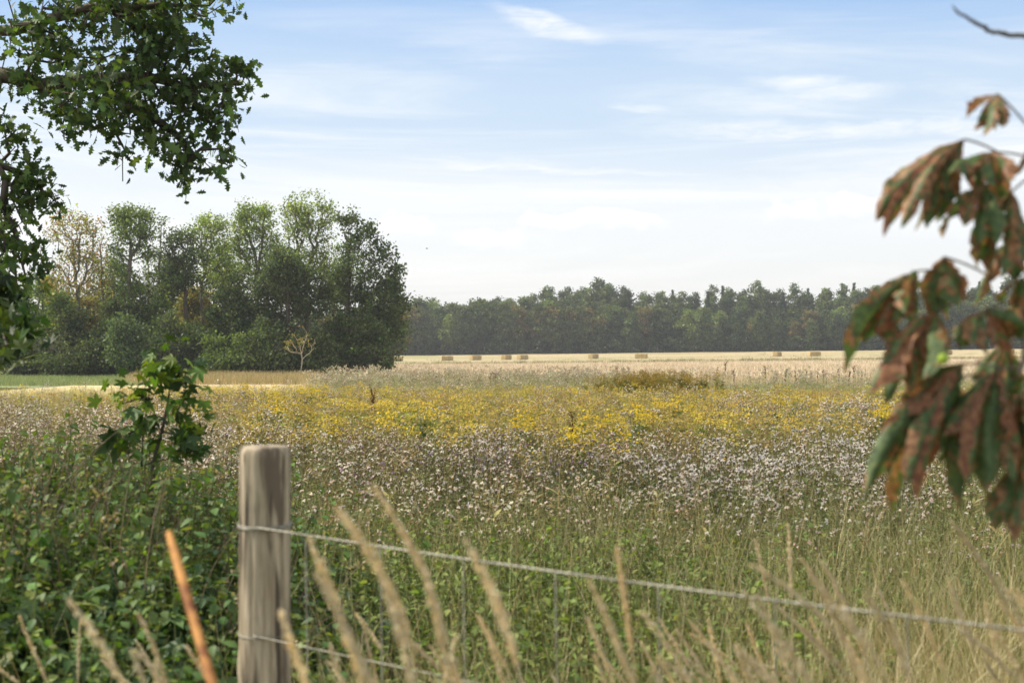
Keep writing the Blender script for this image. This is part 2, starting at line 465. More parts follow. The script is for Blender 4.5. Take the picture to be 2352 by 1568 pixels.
def chestnut_mat():
    """attribute vein: 0 on ribs .. 1 between; brown blotches grow between the side veins"""
    m, b, out = new_mat('blotched_chestnut_leaf')
    tc = b.n('ShaderNodeTexCoord').outputs['Object']
    a = b.n('ShaderNodeAttribute', attribute_name='Col').outputs['Color']
    sp = b.n('ShaderNodeSeparateColor'); b.put(sp.inputs[0], a)
    vein, u, ident = sp.outputs
    n1 = b.noise(tc, 40.0, 5, 0.65, 0.8); n2 = b.noise(tc, 110.0, 4, 0.7)
    brown = b.mix(b.mapr(n2, 0.35, 0.7), hexlin('#6f4a30'), hexlin('#b88c60'))
    brown = b.mix(b.mapr(ident, 0.6, 1.0, 0, 0.3), brown, hexlin('#8e3f2c'))
    green = b.mix(b.mapr(n2, 0.3, 0.7), hexlin('#3f5632'), hexlin('#6a8048'))
    f = b.m('ADD', b.m('MULTIPLY', vein, 0.55), b.m('MULTIPLY', b.m('SUBTRACT', n1, 0.5), 2.3))
    f = b.m('ADD', f, b.m('MULTIPLY', ident, 0.35))
    col = b.mix(b.mapr(f, 0.43, 0.55), green, brown)
    p = b.n('ShaderNodeBsdfPrincipled'); b.put(p.inputs['Base Color'], col); p.inputs['Roughness'].default_value = 0.55
    bp = b.n('ShaderNodeBump'); b.put(bp.inputs['Height'], b.m('ADD', vein, n2)); bp.inputs['Strength'].default_value = 0.5; bp.inputs['Distance'].default_value = 0.003
    m.node_tree.links.new(bp.outputs[0], p.inputs['Normal'])
    t = b.n('ShaderNodeBsdfTranslucent'); b.put(t.inputs[0], b.mix(1.0, col, (1.15, 1.12, 0.75), 'MULTIPLY'))
    mx = b.n('ShaderNodeMixShader'); mx.inputs[0].default_value = 0.3
    m.node_tree.links.new(p.outputs[0], mx.inputs[1]); m.node_tree.links.new(t.outputs[0], mx.inputs[2])
    m.node_tree.links.new(mx.outputs[0], out.inputs[0])
    return m
M_chest = chestnut_mat()
M_conker = plant_mat('conker_husk', 0.5, 0.2)

# ------------------------------------------------------------------ ground
def sheet(name, xs, ys, lift, mat, kind='structure'):
    X, Y = np.meshgrid(xs, ys, indexing='ij')
    Z = gz(X, Y) + lift
    nx, ny = X.shape
    i = (np.arange(nx - 1)[:, None] * ny + np.arange(ny - 1)[None])
    q = np.stack([i, i + ny, i + ny + 1, i + 1], -1).reshape(-1, 4)
    a = Acc(); a.add(np.stack([X, Y, Z], -1).reshape(-1, 3), (.5, .5, .5), q=q)
    o = a.obj(name, mat, None, True)
    tag(o, kind=kind)
    return o
ys = np.concatenate([[-60, -20, -5], np.linspace(0, 60, 50), np.linspace(65, 420, 90), [500, 700, 1000, 1400, 1900]])
xs = np.concatenate([[-1900, -1100, -600, -350], np.linspace(-200, 200, 90), [350, 600, 1100, 1900]])
sheet('ground', xs, ys, 0.0, M_ground)['label'] = 'rough ground under the meadow and the woods'
# pale crop from the meadow's end to the mown strip, right of the grove
o = sheet('crop_field', np.linspace(-22, 170, 120), np.linspace(62, 221, 80), 0.05, M_crop)
o['label'] = 'pale ripe crop field between the meadow and the mown strip'
o = sheet('mown_strip', np.linspace(-60, 260, 120), np.linspace(221.2, 334, 60), 0.02, M_strip)
o['label'] = 'mown straw-coloured strip below the wood where the bales lie'
o = sheet('green_field', np.linspace(-75, -22.3, 40), np.linspace(66, 110, 30), 0.04, M_green)
o['label'] = 'pale green field strip in front of the left grove'
o = sheet('stubble_patch', np.linspace(-21.5, 6, 40), np.linspace(42, 70, 30), 0.07, field_mat('cut_grass', hexlin('#d8cba0'), hexlin('#c9b884'), hexlin('#b0ad72'), 0.4))
o['label'] = 'cream patch of cut grass before the grove'
# ------------------------------------------------------------------ trees
def grow(trunk, tips, step, jit, rng, upw=0.8, zmin=None, pathc=0.42):
    """connect every tip to the skeleton; returns nodes, parents"""
    N = [np.array(p, float) for p in trunk]; par = [-1] + list(range(len(trunk) - 1))
    base_n = len(N)
    tips = np.asarray(tips, float)
    arrN = np.zeros((base_n + len(tips) * 60 + 10, 3)); arrN[:base_n] = N
    cnt = base_n
    pen = np.zeros(len(arrN))
    pen[:base_n] = 0
    if zmin is not None: pen[:base_n][arrN[:base_n, 2] < zmin] = 1e6
    tr = arrN[:base_n].copy()
    dd = np.min(np.linalg.norm(tips[:, None] - tr[None], axis=2), axis=1)
    pl = np.zeros(len(arrN)); pl[1:base_n] = np.cumsum(np.linalg.norm(np.diff(arrN[:base_n], axis=0), axis=1)) * .55
    ends = []
    for ti in np.argsort(dd):
        t = tips[ti]
        dv = t - arrN[:cnt]
        d = np.linalg.norm(dv, axis=1)
        cost = d + upw * np.clip(0.25 * d - dv[:, 2], 0, None) + pen[:cnt] + pathc * pl[:cnt]
        j = int(np.argmin(cost))
        n = int(min(58, max(1, round(d[j] / step))))
        p0 = arrN[j]; off = rng.normal(size=3) * jit * d[j]
        last = j
        for k in range(1, n + 1):
            u = k / n
            p = p0 + (t - p0) * u + off * math.sin(math.pi * u) + (rng.normal(size=3) * step * 0.12 if k < n else 0)
            p[2] += 0.04 * d[j] * math.sin(math.pi * u)
            arrN[cnt] = p; pl[cnt] = pl[last] + np.linalg.norm(p - arrN[last]); par.append(last); last = cnt; cnt += 1
        ends.append(last)
    return arrN[:cnt], np.array(par), np.array(ends), base_n
def wood(acc, N, par, ends, base_n, r_tip, r_base, col, exp=0.5, k=6, kmin=4):
    n = len(N); c = np.zeros(n)
    c[ends] += 1
    for i in range(n - 1, 0, -1): c[par[i]] += c[i]
    c = np.maximum(c, 1)
    r = r_tip * c ** exp
    r = np.minimum(r, r_base)
    # trunk keeps a minimum taper
    tt = np.arange(base_n) / max(1, base_n - 1)
    r[:base_n] = np.maximum(r[:base_n], r_base * (1 - 0.85 * tt))
    r[0] *= 1.35
    child = np.full(n, -1); best = np.zeros(n)
    for i in range(1, n):
        p = par[i]
        if p >= 0 and c[i] > best[p]: best[p] = c[i]; child[p] = i
    for i in range(base_n - 1): child[i] = i + 1
    start = [0] + [i for i in range(1, n) if child[par[i]] != i]
    for s0 in start:
        ch = [s0] if par[s0] < 0 else [par[s0], s0]
        i = s0
        while child[i] >= 0:
            i = child[i]; ch.append(i)
        rr = r[ch].copy()
        if par[s0] >= 0: rr[0] = r[s0]
        big = rr.max() > r_base * 0.3
        tube(acc, N[ch], rr, col, k if big else kmin)
    return r
def ell_tips(ells, n, rng, shell=0.55):
    """sample points in ellipsoids given as (cx,cy,cz,rx,ry,rz[,weight])"""
    w = np.array([(e[6] if len(e) > 6 else e[3] * e[4] * e[5]) for e in ells]) ** 0.8
    w = w / w.sum()
    idx = rng.choice(len(ells), n, p=w)
    v = norm(rng.normal(size=(n, 3))) * (shell + (1 - shell) * rng.random((n, 1)))
    E = np.array([e[:6] for e in ells])[idx]
    return E[:, :3] + v * E[:, 3:6]
def leaf_cols(n, cols, rng, jit=0.22):
    cols = np.array(cols); c = cols[rng.integers(0, len(cols), n)]
    return c * np.exp(rng.normal(size=(n, 1)) * jit)
def add_leaves(acc, pts, per, sig, size, cols, rng, tm=SIMPLE, jit=0.22, upb=0.6, flat=0.6, clumpjit=0.2):
    n = len(pts)
    cl = leaf_cols(n, cols, rng, clumpjit)
    P = np.repeat(pts, per, 0); C = np.repeat(cl, per, 0)
    m = len(P)
    P = P + rng.normal(size=(m, 3)) * sig * [1, 1, flat]
    C = C * np.exp(rng.normal(size=(m, 1)) * jit) * (1 + rng.normal(size=(m, 3)) * 0.05)
    d = norm(rng.normal(size=(m, 3)) + [0, 0, -0.25])
    up = rng.normal(size=(m, 3)) + [0, 0, upb]
    s = size * np.exp(rng.normal(size=m) * 0.25)
    acc.place(tm, P, frames(d, up) * s[:, None, None], C)
G_dark = [hexlin(h, 1.25) for h in ('#455430', '#4e5c36', '#3d4b2e', '#56613c')]
G_mid = [hexlin(h, 1.3) for h in ('#63743c', '#586b38', '#6f7d45', '#4d6036')]
G_ash = [hexlin(h, 1.35) for h in ('#7d8c4c', '#6e8044', '#8b9656', '#5f7340')]
G_gold = [hexlin(h) for h in ('#8f8a48', '#a5924c', '#7c8046', '#b0884a')]
G_rust = [hexlin(h) for h in ('#a38a54', '#a8824e', '#8f8a50', '#7f8350', '#8a8a54')]
G_yel = [hexlin(h) for h in ('#8f9a4a', '#a0a350', '#7f8f46')]

THIN = {'tree': 0.46}
def px_tree(name, label, cat, d, trunk_px, blobs, ntips, per, sig, size, cols, r_base, bark, seed, group=None, zmin_px=None,
            r_tip=0.012, upw=0.8, jit=0.1, shell=0.35, step=0.45, tm=SIMPLE, depth=0.8, crown='crown', exp=0.5, flat=0.7, deadtips=None):
    """tree whose proportions were measured in the photograph; stands at distance d with its own depth"""
    rng = np.random.default_rng(seed)
    k = d / FPX
    bx = (trunk_px[0][0] - 1176) * k
    bz = float(gz(bx, d)) - 0.05
    root = empty(name, (bx, d, bz))
    org = np.array([bx, d, bz])
    trunk = [at(p[0], p[1], d) - org for p in trunk_px]
    trunk[0][2] = min(trunk[0][2], 0.0) if abs(trunk[0][2]) < 1.5 else trunk[0][2]
    trunk[0][2] = 0.0
    # densify trunk with gentle wobble
    T = [trunk[0]]
    for a_, b_ in zip(trunk[:-1], trunk[1:]):
        n = max(1, int(np.linalg.norm(b_ - a_) / step))
        for i in range(1, n + 1):
            T.append(a_ + (b_ - a_) * i / n + (rng.normal(size=3) * [.05, .05, 0] if i < n else 0))
    ells = []
    for e in blobs:
        c = at(e[0], e[1], d) - org
        rx, rz = e[2] * k * (1.1 if ntips < 500 else 1.0), e[3] * k * (1.08 if ntips < 500 else 1.0)
        ry = min(max(rx, 0.5), 5.0) * depth
        c[1] += (rng.random() - 0.5) * ry * 0.7
        ells.append((c[0], c[1], c[2], rx, ry, rz))
    tips = ell_tips(ells, int(ntips * 1.12), rng, shell)
    kn = fnoise(tips[:, 0] + seed, tips[:, 2], 0.9, 2, 2) + .3 * (fnoise(tips[:, 1] + seed, tips[:, 2], 0.6, 5, 1) - .5)
    tips = tips[np.argsort(-kn)[:ntips]]
    tips[:, 2] = np.maximum(tips[:, 2], 0.25)
    zmin = None
    if zmin_px is not None: zmin = (at(0, zmin_px, d) - org)[2]
    N, par, ends, bn = grow(T, tips, step, jit, rng, upw, zmin)
    a = Acc(); r = wood(a, N, par, ends, bn, r_tip, r_base * .72, (.5, .5, .5), exp)
    a.obj('trunk', bark, root, True)
    if per > 0:
        per = max(3, int(per * (THIN.get(cat, .85) if zmin_px is not None and r_base < .27 and zmin_px < 760 else 0.8)))
        thin = np.where(r < r_tip * 2.1)[0]
        pts = np.concatenate([N[ends], N[rng.choice(thin, len(ends))]])
        l = Acc(); add_leaves(l, pts, int(per * (1.0 if zmin_px is not None else 1.2)), sig * .95, size * .84, cols, rng, tm, flat=flat)
        l.obj(crown, M_leaf, root)
    tag(root, label, cat, group)
    return root

# ---- the grove on the left, about 95 m away
GV = 'trees of the grove on the left'
px_tree('dead_tree', 'bare dead tree, thin leafless twigs above the grove at its left end', 'tree', 97,
        [(88, 862), (90, 760), (92, 650), (96, 560)], [(75, 590, 30, 50), (95, 570, 26, 55), (105, 640, 26, 60)], 34, 0, 0, 0, G_mid, 0.11, M_bark, 11, GV, zmin_px=720, upw=1.4, jit=0.05)
px_tree('maple_tree', 'orange-tinged thinly leaved maple, leftmost broad crown of the grove', 'tree', 96,
        [(176, 862), (178, 760), (180, 700), (179, 660)],
        [(130, 545, 38, 40), (165, 515, 50, 30), (205, 515, 40, 36), (125, 600, 32, 45), (200, 580, 45, 50), (160, 590, 55, 55), (140, 655, 45, 28), (222, 640, 28, 40)],
        260, 17, 0.30, 0.19, G_rust + [G_yel[1]], 0.20, M_bark, 12, GV, zmin_px=715, upw=1.1, r_tip=0.011)
px_tree('maple_tree', 'slim half-bare maple just right of the orange-tinged one', 'tree', 98,
        [(236, 862), (236, 760), (234, 660), (232, 590)], [(232, 600, 22, 60), (240, 660, 26, 40), (225, 560, 18, 35)], 70, 10, 0.28, 0.18, G_gold[:3] + [G_mid[0]], 0.13, M_bark, 13, GV, zmin_px=720)
px_tree('oak_tree', 'tall narrow oak with dense green cap and ivy-clad stem, left of two slim trees', 'tree', 95,
        [(302, 862), (300, 740), (296, 650), (298, 600)],
        [(300, 492, 44, 22), (272, 505, 22, 28), (338, 510, 30, 34), (310, 530, 48, 28), (268, 580, 16, 40), (280, 620, 26, 50), (330, 570, 26, 34), (345, 600, 18, 30), (300, 660, 30, 30)],
        250, 26, 0.26, 0.19, G_mid + [G_yel[2]], 0.19, M_bark, 14, GV, zmin_px=720)
px_tree('ash_tree', 'slim straight tree with feathery top between the ivy-clad oak and a gap of sky', 'tree', 97,
        [(368, 862), (366, 760), (364, 650), (368, 560), (370, 500)], [(368, 505, 12, 30), (362, 560, 18, 40), (350, 620, 26, 40), (385, 640, 22, 40), (372, 600, 18, 30)], 90, 12, 0.25, 0.17, G_mid, 0.11, M_bark, 15, GV, zmin_px=740)
px_tree('ash_tree', 'slim straight tree with bare lower stem, half hidden behind the narrow oak', 'tree', 99,
        [(344, 862), (342, 760), (340, 650), (338, 580)], [(338, 590, 16, 40), (345, 650, 22, 40), (330, 640, 18, 30)], 60, 12, 0.25, 0.17, G_dark, 0.10, M_barkd, 16, GV, zmin_px=740)
px_tree('oak_tree', 'dark loose-crowned oak right of the sky gap, low for the grove', 'tree', 94,
        [(428, 862), (428, 770), (425, 690), (424, 640)],
        [(415, 545, 34, 26), (390, 590, 26, 34), (440, 590, 34, 34), (415, 640, 48, 36), (455, 660, 28, 28), (385, 668, 24, 18)],
        220, 24, 0.27, 0.19, G_dark + [G_mid[0]], 0.18, M_barkd, 17, GV, zmin_px=735)
px_tree('ash_tree', 'pale feathery ash, first of the light green tops in the grove', 'tree', 98,
        [(466, 862), (468, 770), (462, 690), (464, 640)],
        [(470, 510, 34, 24), (445, 535, 24, 22), (500, 520, 28, 28), (478, 560, 48, 36), (490, 630, 44, 46), (520, 590, 26, 50)],
        240, 20, 0.28, 0.18, G_ash, 0.17, M_bark, 18, GV, zmin_px=720)
px_tree('ash_tree', 'tall light green ash with round-shouldered top, left neighbour of the tallest tree', 'tree', 97,
        [(592, 862), (594, 770), (590, 680), (588, 630)],
        [(585, 475, 38, 24), (552, 500, 28, 26), (622, 490, 24, 26), (585, 520, 52, 32), (560, 560, 36, 36), (618, 560, 28, 34), (590, 620, 48, 40)],
        330, 22, 0.28, 0.18, G_ash + [G_mid[0]], 0.20, M_bark, 19, GV, zmin_px=700, upw=1.1)
px_tree('ash_tree', 'tallest tree of the grove, pale green domed ash with fan of bare limbs', 'tree', 96,
        [(706, 862), (706, 770), (704, 680), (704, 630)],
        [(705, 462, 42, 24), (672, 480, 30, 26), (742, 490, 28, 34), (705, 500, 58, 30), (680, 540, 34, 32), (740, 540, 28, 36), (665, 600, 28, 40), (745, 600, 24, 40), (705, 600, 48, 44)],
        420, 17, 0.28, 0.18, G_ash + [G_yel[0]], 0.22, M_bark, 20, GV, zmin_px=660, upw=1.4)
px_tree('oak_tree', 'big dark oak forming the right end of the grove beside the pale field', 'tree', 93,
        [(800, 866), (800, 790), (798, 700), (800, 620), (802, 570)],
        [(797, 495, 22, 26), (815, 525, 42, 30), (850, 560, 38, 34), (800, 575, 34, 34), (890, 590, 26, 22), (905, 612, 16, 14), (780, 630, 30, 34), (840, 620, 56, 40), (895, 640, 34, 34),
         (800, 690, 54, 44), (870, 690, 70, 44), (910, 690, 32, 34), (830, 750, 90, 46), (895, 755, 42, 40), (770, 790, 60, 40), (850, 810, 66, 40), (885, 835, 18, 18), (800, 830, 60, 26)],
        540, 26, 0.27, 0.20, G_dark + [G_mid[1]], 0.28, M_barkd, 21, GV, zmin_px=845, upw=0.3, shell=0.5)
px_tree('oak_tree', 'dark mid-height oak in front of the tallest ash', 'tree', 92,
        [(665, 866), (664, 790), (662, 700), (660, 640)],
        [(640, 590, 30, 22), (660, 620, 52, 32), (620, 650, 40, 34), (690, 650, 46, 36), (650, 700, 66, 44), (720, 690, 44, 44), (650, 760, 70, 44), (745, 640, 22, 26)],
        330, 24, 0.28, 0.20, G_dark, 0.2, M_barkd, 22, GV, zmin_px=835, upw=0.4)
px_tree('oak_tree', 'dark bushy oak between the two light green ashes, lower half of the grove', 'tree', 93,
        [(545, 866), (545, 790), (546, 700), (548, 660)],
        [(545, 650, 36, 30), (520, 690, 44, 38), (575, 700, 44, 40), (540, 750, 64, 46), (560, 800, 56, 40)],
        250, 24, 0.28, 0.20, G_dark + [G_mid[3]], 0.18, M_barkd, 23, GV, zmin_px=830, upw=0.4)
px_tree('young_tree', 'small pale leafless tree with a V of thin stems at the grove edge', 'tree', 84,
        [(691, 868), (692, 845), (694, 825)], [(672, 785, 22, 26), (705, 785, 22, 30), (690, 770, 18, 20)], 46, 1, 0.10, 0.09, G_gold[:3], 0.045, M_palebark, 24, None, zmin_px=830, upw=1.6, r_tip=0.011, step=0.25, jit=0.03)
px_tree('fallen_branch_tree', 'leafless grey thorn bush low at the left end of the grove', 'bush', 88,
        [(150, 862), (140, 830), (125, 800)], [(110, 790, 40, 30), (145, 780, 30, 25)], 50, 0, 0.1, 0.1, G_gold, 0.03, M_bark, 25, None, upw=0.2, r_tip=0.007, step=0.25, jit=0.08).name = 'thorn_bush'
for i_, (cx_, top_, cl_, lb_) in enumerate([(262, 590, G_mid, 'thin-crowned tree seen behind the ivy-clad oak'), (398, 575, G_dark, 'thin-crowned dark tree filling the gap left of the loose-crowned oak'), (515, 560, G_ash, 'loose pale tree behind the two light green ashes'),
        (645, 560, G_mid, 'loose tree seen between the two tallest ashes'), (765, 560, G_mid, 'loose tree between the tallest ash and the big dark oak'), (205, 640, G_gold, 'low sparse tree right of the orange-tinged maple'), (120, 660, G_mid, 'low sparse tree left of the orange-tinged maple'), (330, 650, G_dark, 'low loose tree below the two slim straight trees')]):
    px_tree('broadleaf_tree', lb_, 'tree', 103, [(cx_, 860), (cx_ + 2, 780), (cx_ - 1, top_ + 70)],
            [(cx_, top_ + 20, 22, 26), (cx_ - 18, top_ + 50, 24, 34), (cx_ + 20, top_ + 55, 24, 34), (cx_, top_ + 85, 38, 40), (cx_ + 5, top_ + 120, 34, 34)], 150, 22, 0.30, 0.18, cl_, 0.13, M_bark, 80 + i_, GV, zmin_px=770)
# understorey bushes
US = 'bushes at the foot of the grove'
us = [(20, 740, 60, 95, 99, G_mid, 'dark green bush, leftmost at the foot of the grove'),
      (75, 745, 55, 95, 97, G_mid, 'olive bush under the bare dead tree'),
      (130, 765, 56, 80, 92, G_mid + G_gold[:1], 'yellowish-green bush behind the grey thorn bush'),
      (200, 730, 52, 65, 100, G_gold, 'golden-leaved bush seen behind the stem of the orange-tinged maple'),
      (215, 790, 52, 70, 92, G_dark, 'dark bush under the half-bare slim maple'),
      (275, 760, 58, 85, 94, G_dark, 'tall dark bush under the ivy-clad oak'),
      (290, 800, 34, 58, 88, [hexlin('#5d6f4a'), hexlin('#6a7c56'), hexlin('#526845')], 'grey-green willow bush in front of the ivy-clad oak'),
      (345, 770, 50, 82, 95, G_mid, 'mid green bush under the two slim straight trees'),
      (405, 780, 56, 76, 91, G_dark, 'dark bush under the dark loose-crowned oak'),
      (440, 725, 40, 50, 100, G_gold[:3], 'olive-gold bush glimpsed behind the dark loose-crowned oak'),
      (470, 790, 54, 70, 93, G_dark + G_mid, 'broad bush under the pale feathery ash'),
      (610, 810, 60, 54, 90, G_dark, 'low dark bush in front of the light green ashes'),
      (725, 815, 56, 46, 91, G_dark, 'low dark bush right of the pale leafless tree'),
      (520, 815, 50, 46, 90, G_mid, 'low mid-green bush at the foot of the bushy oak'),
      (160, 820, 70, 40, 90, G_dark, 'low dark bush at the field edge below the orange-tinged maple'),
      (60, 820, 70, 40, 91, G_dark, 'low dark bush at the green field edge, far left'),
      (245, 825, 55, 36, 90, G_dark, 'low bush at the field edge beside the grey-green willow bush'),
      (360, 825, 60, 36, 90, G_dark, 'low bush at the field edge behind the maple sapling')]
for i, (cx, cyy, rx, rz, d, cols, lab) in enumerate(us):
    rb = np.random.default_rng(600 + i)
    bl = [(cx, cyy + rz * .35, rx * .9, rz * .6)]
    for _ in range(9):
        uu = rb.uniform(-1, 1); vv = rb.uniform(-1.15, .5)
        bl.append((cx + uu * rx * .85, cyy + vv * rz * (1 - .35 * abs(uu)), rx * rb.uniform(.2, .42), rz * rb.uniform(.16, .34)))
    px_tree('bush', lab, 'bush', d, [(cx, 864), (cx, cyy + rz * .3), (cx, cyy)], bl, int(150 + rx * rz / 26), 22, 0.30, 0.19, cols, 0.08, M_barkd, 40 + i, US, upw=0.2, step=0.6, shell=0.55, crown='foliage')

# ---- the far wood: templates, then many individual trees
def far_template(kind, seed, H, W, cols):
    rng = np.random.default_rng(seed)
    a = Acc(); l = Acc()
    if kind == 'conifer':
        tube(a, [(0, 0, 0), (0.1, 0, H * .5), (0, 0, H * .98)], [.22, .15, .02], (.5, .5, .5), 5)
        lev = np.linspace(0.18, 1, 40)
        pts = []
        for u in lev:
            rr = W * 0.5 * (1 - u) + 0.02
            for k in range(int(6 + rr * 4)):
                an = rng.random() * 6.28; q = rr * (0.5 + 0.5 * rng.random())
                pts.append((q * math.cos(an), q * math.sin(an), u * H - q * 0.3))
        add_leaves(l, np.array(pts), 12, 0.14, 0.3, cols, rng, FLAKE, flat=0.5)
    else:
        ells = []
        lo = 0.16 if kind == 'full' else 0.34
        for k in range(15):
            u = lo + (0.93 - lo) * (k + rng.random()) / 15
            prof = math.sin(math.pi * min(1, (u - lo * 0.55) / (1.06 - lo * 0.55)) ** 0.85)
            rad = W * 0.5 * prof
            an = rng.random() * 6.28
            q = rad * 0.5 * rng.random()
            s_ = rad * (0.6 + 0.25 * rng.random())
            ells.append((q * math.cos(an), q * math.sin(an), u * H, s_, s_, H * 0.085 * (0.8 + 0.5 * rng.random())))
        ells.append((0, 0, H * .93, W * .16, W * .16, H * .07))
        tips = ell_tips(ells, 150, rng, 0.6)
        T = [(0, 0, 0), (0.1, 0.05, H * .25), (0, 0.1, H * .5), (0.1, 0, H * .8)]
        N, par, ends, bn = grow(np.array(T), tips, 1.4, 0.08, rng, 0.8, H * 0.2)
        wood(a, N, par, ends, bn, 0.02, 0.2, (.5, .5, .5), 0.45, 5, 3)
        add_leaves(l, N[ends], 34, 0.5, 0.42, cols, rng, FLAKE, flat=0.6, clumpjit=0.2, jit=0.25)
    return a.mesh('trunk', M_bark), l.mesh('crown', M_far)
F_g = [hexlin(h, 1.02) for h in ('#5d6b40', '#54643c', '#66724a', '#4d5c38')]
F_d = [hexlin(h, 1.02) for h in ('#4a5836', '#435034', '#526040')]
F_y = [hexlin(h, 1.02) for h in ('#77864a', '#6d7c45', '#82905a')]
F_b = [hexlin(h, 1.02) for h in ('#7d7048', '#8a7550', '#6a6a42')]
F_c = [hexlin(h) for h in ('#3e4e38', '#465840')]
TPL = {}
for nm, kd, sd_, H, W, cc in (('green', 'full', 1, 11, 5.6, F_g), ('dark', 'full', 2, 11, 6.0, F_d), ('olive', 'full', 3, 10.5, 5.2, F_g + F_b[:1]), ('bright', 'full', 4, 11, 6.2, F_y), ('rusty', 'full', 5, 10, 4.6, F_b + F_g[:1]),
                              ('tall green', 'high', 6, 18, 8.5, F_g), ('tall dark', 'high', 7, 18, 7.5, F_d), ('tall bright', 'high', 8, 18, 9, F_y + F_g), ('spruce', 'conifer', 9, 19, 7.0, F_c), ('weeping', 'high', 10, 19, 6.5, F_g + F_y[:1])):
    TPL[nm] = (far_template(kd, sd_, H, W, cc), H)
rng = np.random.default_rng(5)
BALES = [(911, 24, 'leftmost bale, close to the dark oak'), (1027, 28, 'second bale from the left'), (1092, 19, 'third'), (1163, 16, 'fourth'), (1200, 18, 'fifth'), (1363, 17, 'sixth'), (1473, 27, 'seventh'), (1785, 16, 'eighth'), (1871, 26, 'ninth'), (2175, 18, 'tenth'), (2322, 14, 'eleventh')]
ORD = ['first', 'second', 'third', 'fourth', 'fifth', 'sixth', 'seventh', 'eighth', 'ninth', 'tenth', 'eleventh', 'twelfth', 'thirteenth', 'fourteenth', 'fifteenth', 'sixteenth']
def far_tree(nm, x, y, s, rowname, idx, wid=1.0):
    (tmn, cmn), H = TPL[nm]
    kind = {'spruce': 'spruce_tree', 'weeping': 'birch_tree'}.get(nm, 'broadleaf_tree')
    o = empty(kind, (x, y, float(gz(x, y)) - 0.1))
    o.rotation_euler = (0, 0, rng.random() * 6.28)
    o.scale = (s * wid, s * wid, s)
    for n_, me in (('trunk', tmn), ('crown', cmn)):
        c = bpy.data.objects.new(n_, me); COL.objects.link(c); c.parent = o
    word = {'spruce': 'pointed dark spruce', 'weeping': 'tall loose birch', 'green': 'green broadleaf tree', 'dark': 'dark green broadleaf tree', 'olive': 'olive broadleaf tree', 'bright': 'light green broadleaf tree', 'rusty': 'brown-tinged broadleaf tree',
            'tall green': 'tall green tree', 'tall dark': 'tall dark green tree', 'tall bright': 'tall light green tree'}[nm]
    tag(o, f'{word}, number {idx} from the left in the {rowname}', 'tree', f'{rowname}')
    return o
def prof(x, pts):
    return np.interp(x, [p[0] for p in pts], [p[1] for p in pts])
# front row: full-crowned to the ground
front_top = [(-40, 700), (850, 700), (1000, 700), (1100, 695), (1300, 700), (1500, 716), (1700, 722), (1900, 714), (2050, 705), (2200, 695), (2400, 690)]
back_top = [(-40, 690), (700, 690), (905, 672), (945, 672), (1000, 688), (1045, 692), (1100, 682), (1150, 668), (1240, 664), (1310, 655), (1345, 640), (1400, 640), (1450, 655), (1520, 660), (1600, 660), (1690, 650), (1760, 648), (1840, 656), (1950, 650), (2060, 644), (2150, 642), (2350, 640), (2450, 642)]
def row(y0, n, x0px, x1px, top, rowname, names, probs, jx=0.3, jt=8, wid=1.0):
    for i in range(n):
        px = x0px + (x1px - x0px) * (i + 0.5 + (rng.random() - .5) * jx * 2) / n
        y = y0 + (rng.random() - 0.5) * 6
        x = (px - 1176) / FPX * y
        ztop = EYE + (795 - (prof(px, top) + (rng.random() - 0.35) * jt)) / FPX * y
        h = ztop - float(gz(x, y))
        nm = rng.choice(names, p=probs)
        far_tree(nm, x, y, h / TPL[nm][1], rowname, i + 1, wid)
n5 = ['green', 'dark', 'olive', 'bright', 'rusty']
row(338, 46, 830, 2440, front_top, "far wood's front row", n5, [.33, .27, .22, .11, .07], jt=40, wid=0.9)
row(343, 40, 830, 2440, [(a_, b_ - 2) for a_, b_ in front_top], "far wood's second row", n5, [.36, .26, .16, .14, .08], jt=40, wid=1.0)
row(350, 36, 830, 2440, [(a_, b_ - 6) for a_, b_ in front_top], "far wood's third row", n5, [.36, .26, .16, .16, .06], jt=26, wid=1.2)
nb = ['tall green', 'tall dark', 'tall bright', 'spruce', 'weeping']
row(366, 34, 860, 2440, [(a_, b_ + 16) for a_, b_ in back_top], "far wood's fourth row", nb, [.34, .34, .2, .06, .06], jt=22)
row(378, 42, 860, 2440, back_top, "far wood's back row", nb, [.40, .28, .22, .0, .10], jt=24)
# spruces showing above the others on the right
for i, px in enumerate([1545, 1660, 1745, 1856, 1935, 1962, 2040, 2160, 2250, 2325]):
    y = 386; x = (px - 1176) / FPX * y
    h = EYE + (795 - (prof(px, back_top) + 8 - rng.random() * 8)) / FPX * y - float(gz(x, y))
    far_tree('spruce', x, y, h / 19, 'line behind the far wood', i + 1)
# distant trees behind the grove
row(175, 22, -60, 930, [(-60, 700), (930, 706)], 'hedgerow behind the grove', ['bright', 'olive', 'rusty', 'green'], [.34, .3, .16, .2], jt=26, wid=1.25)
# dense low scrub closing the foot of the far wood
a = Acc(); r2 = np.random.default_rng(8)
px = r2.uniform(840, 2440, 2600); yy = r2.uniform(335, 347, 2600); xx = (px - 1176) / FPX * yy
P = np.stack([xx, yy, gz(xx, yy) + r2.random(2600) ** 1.5 * 3.2 + 0.1], -1)
add_leaves(a, P, 16, 0.45, 0.45, F_d, r2, FLAKE)
tag(a.obj('undergrowth', M_far), 'dark scrub filling the foot of the far wood', 'undergrowth', kind='stuff')

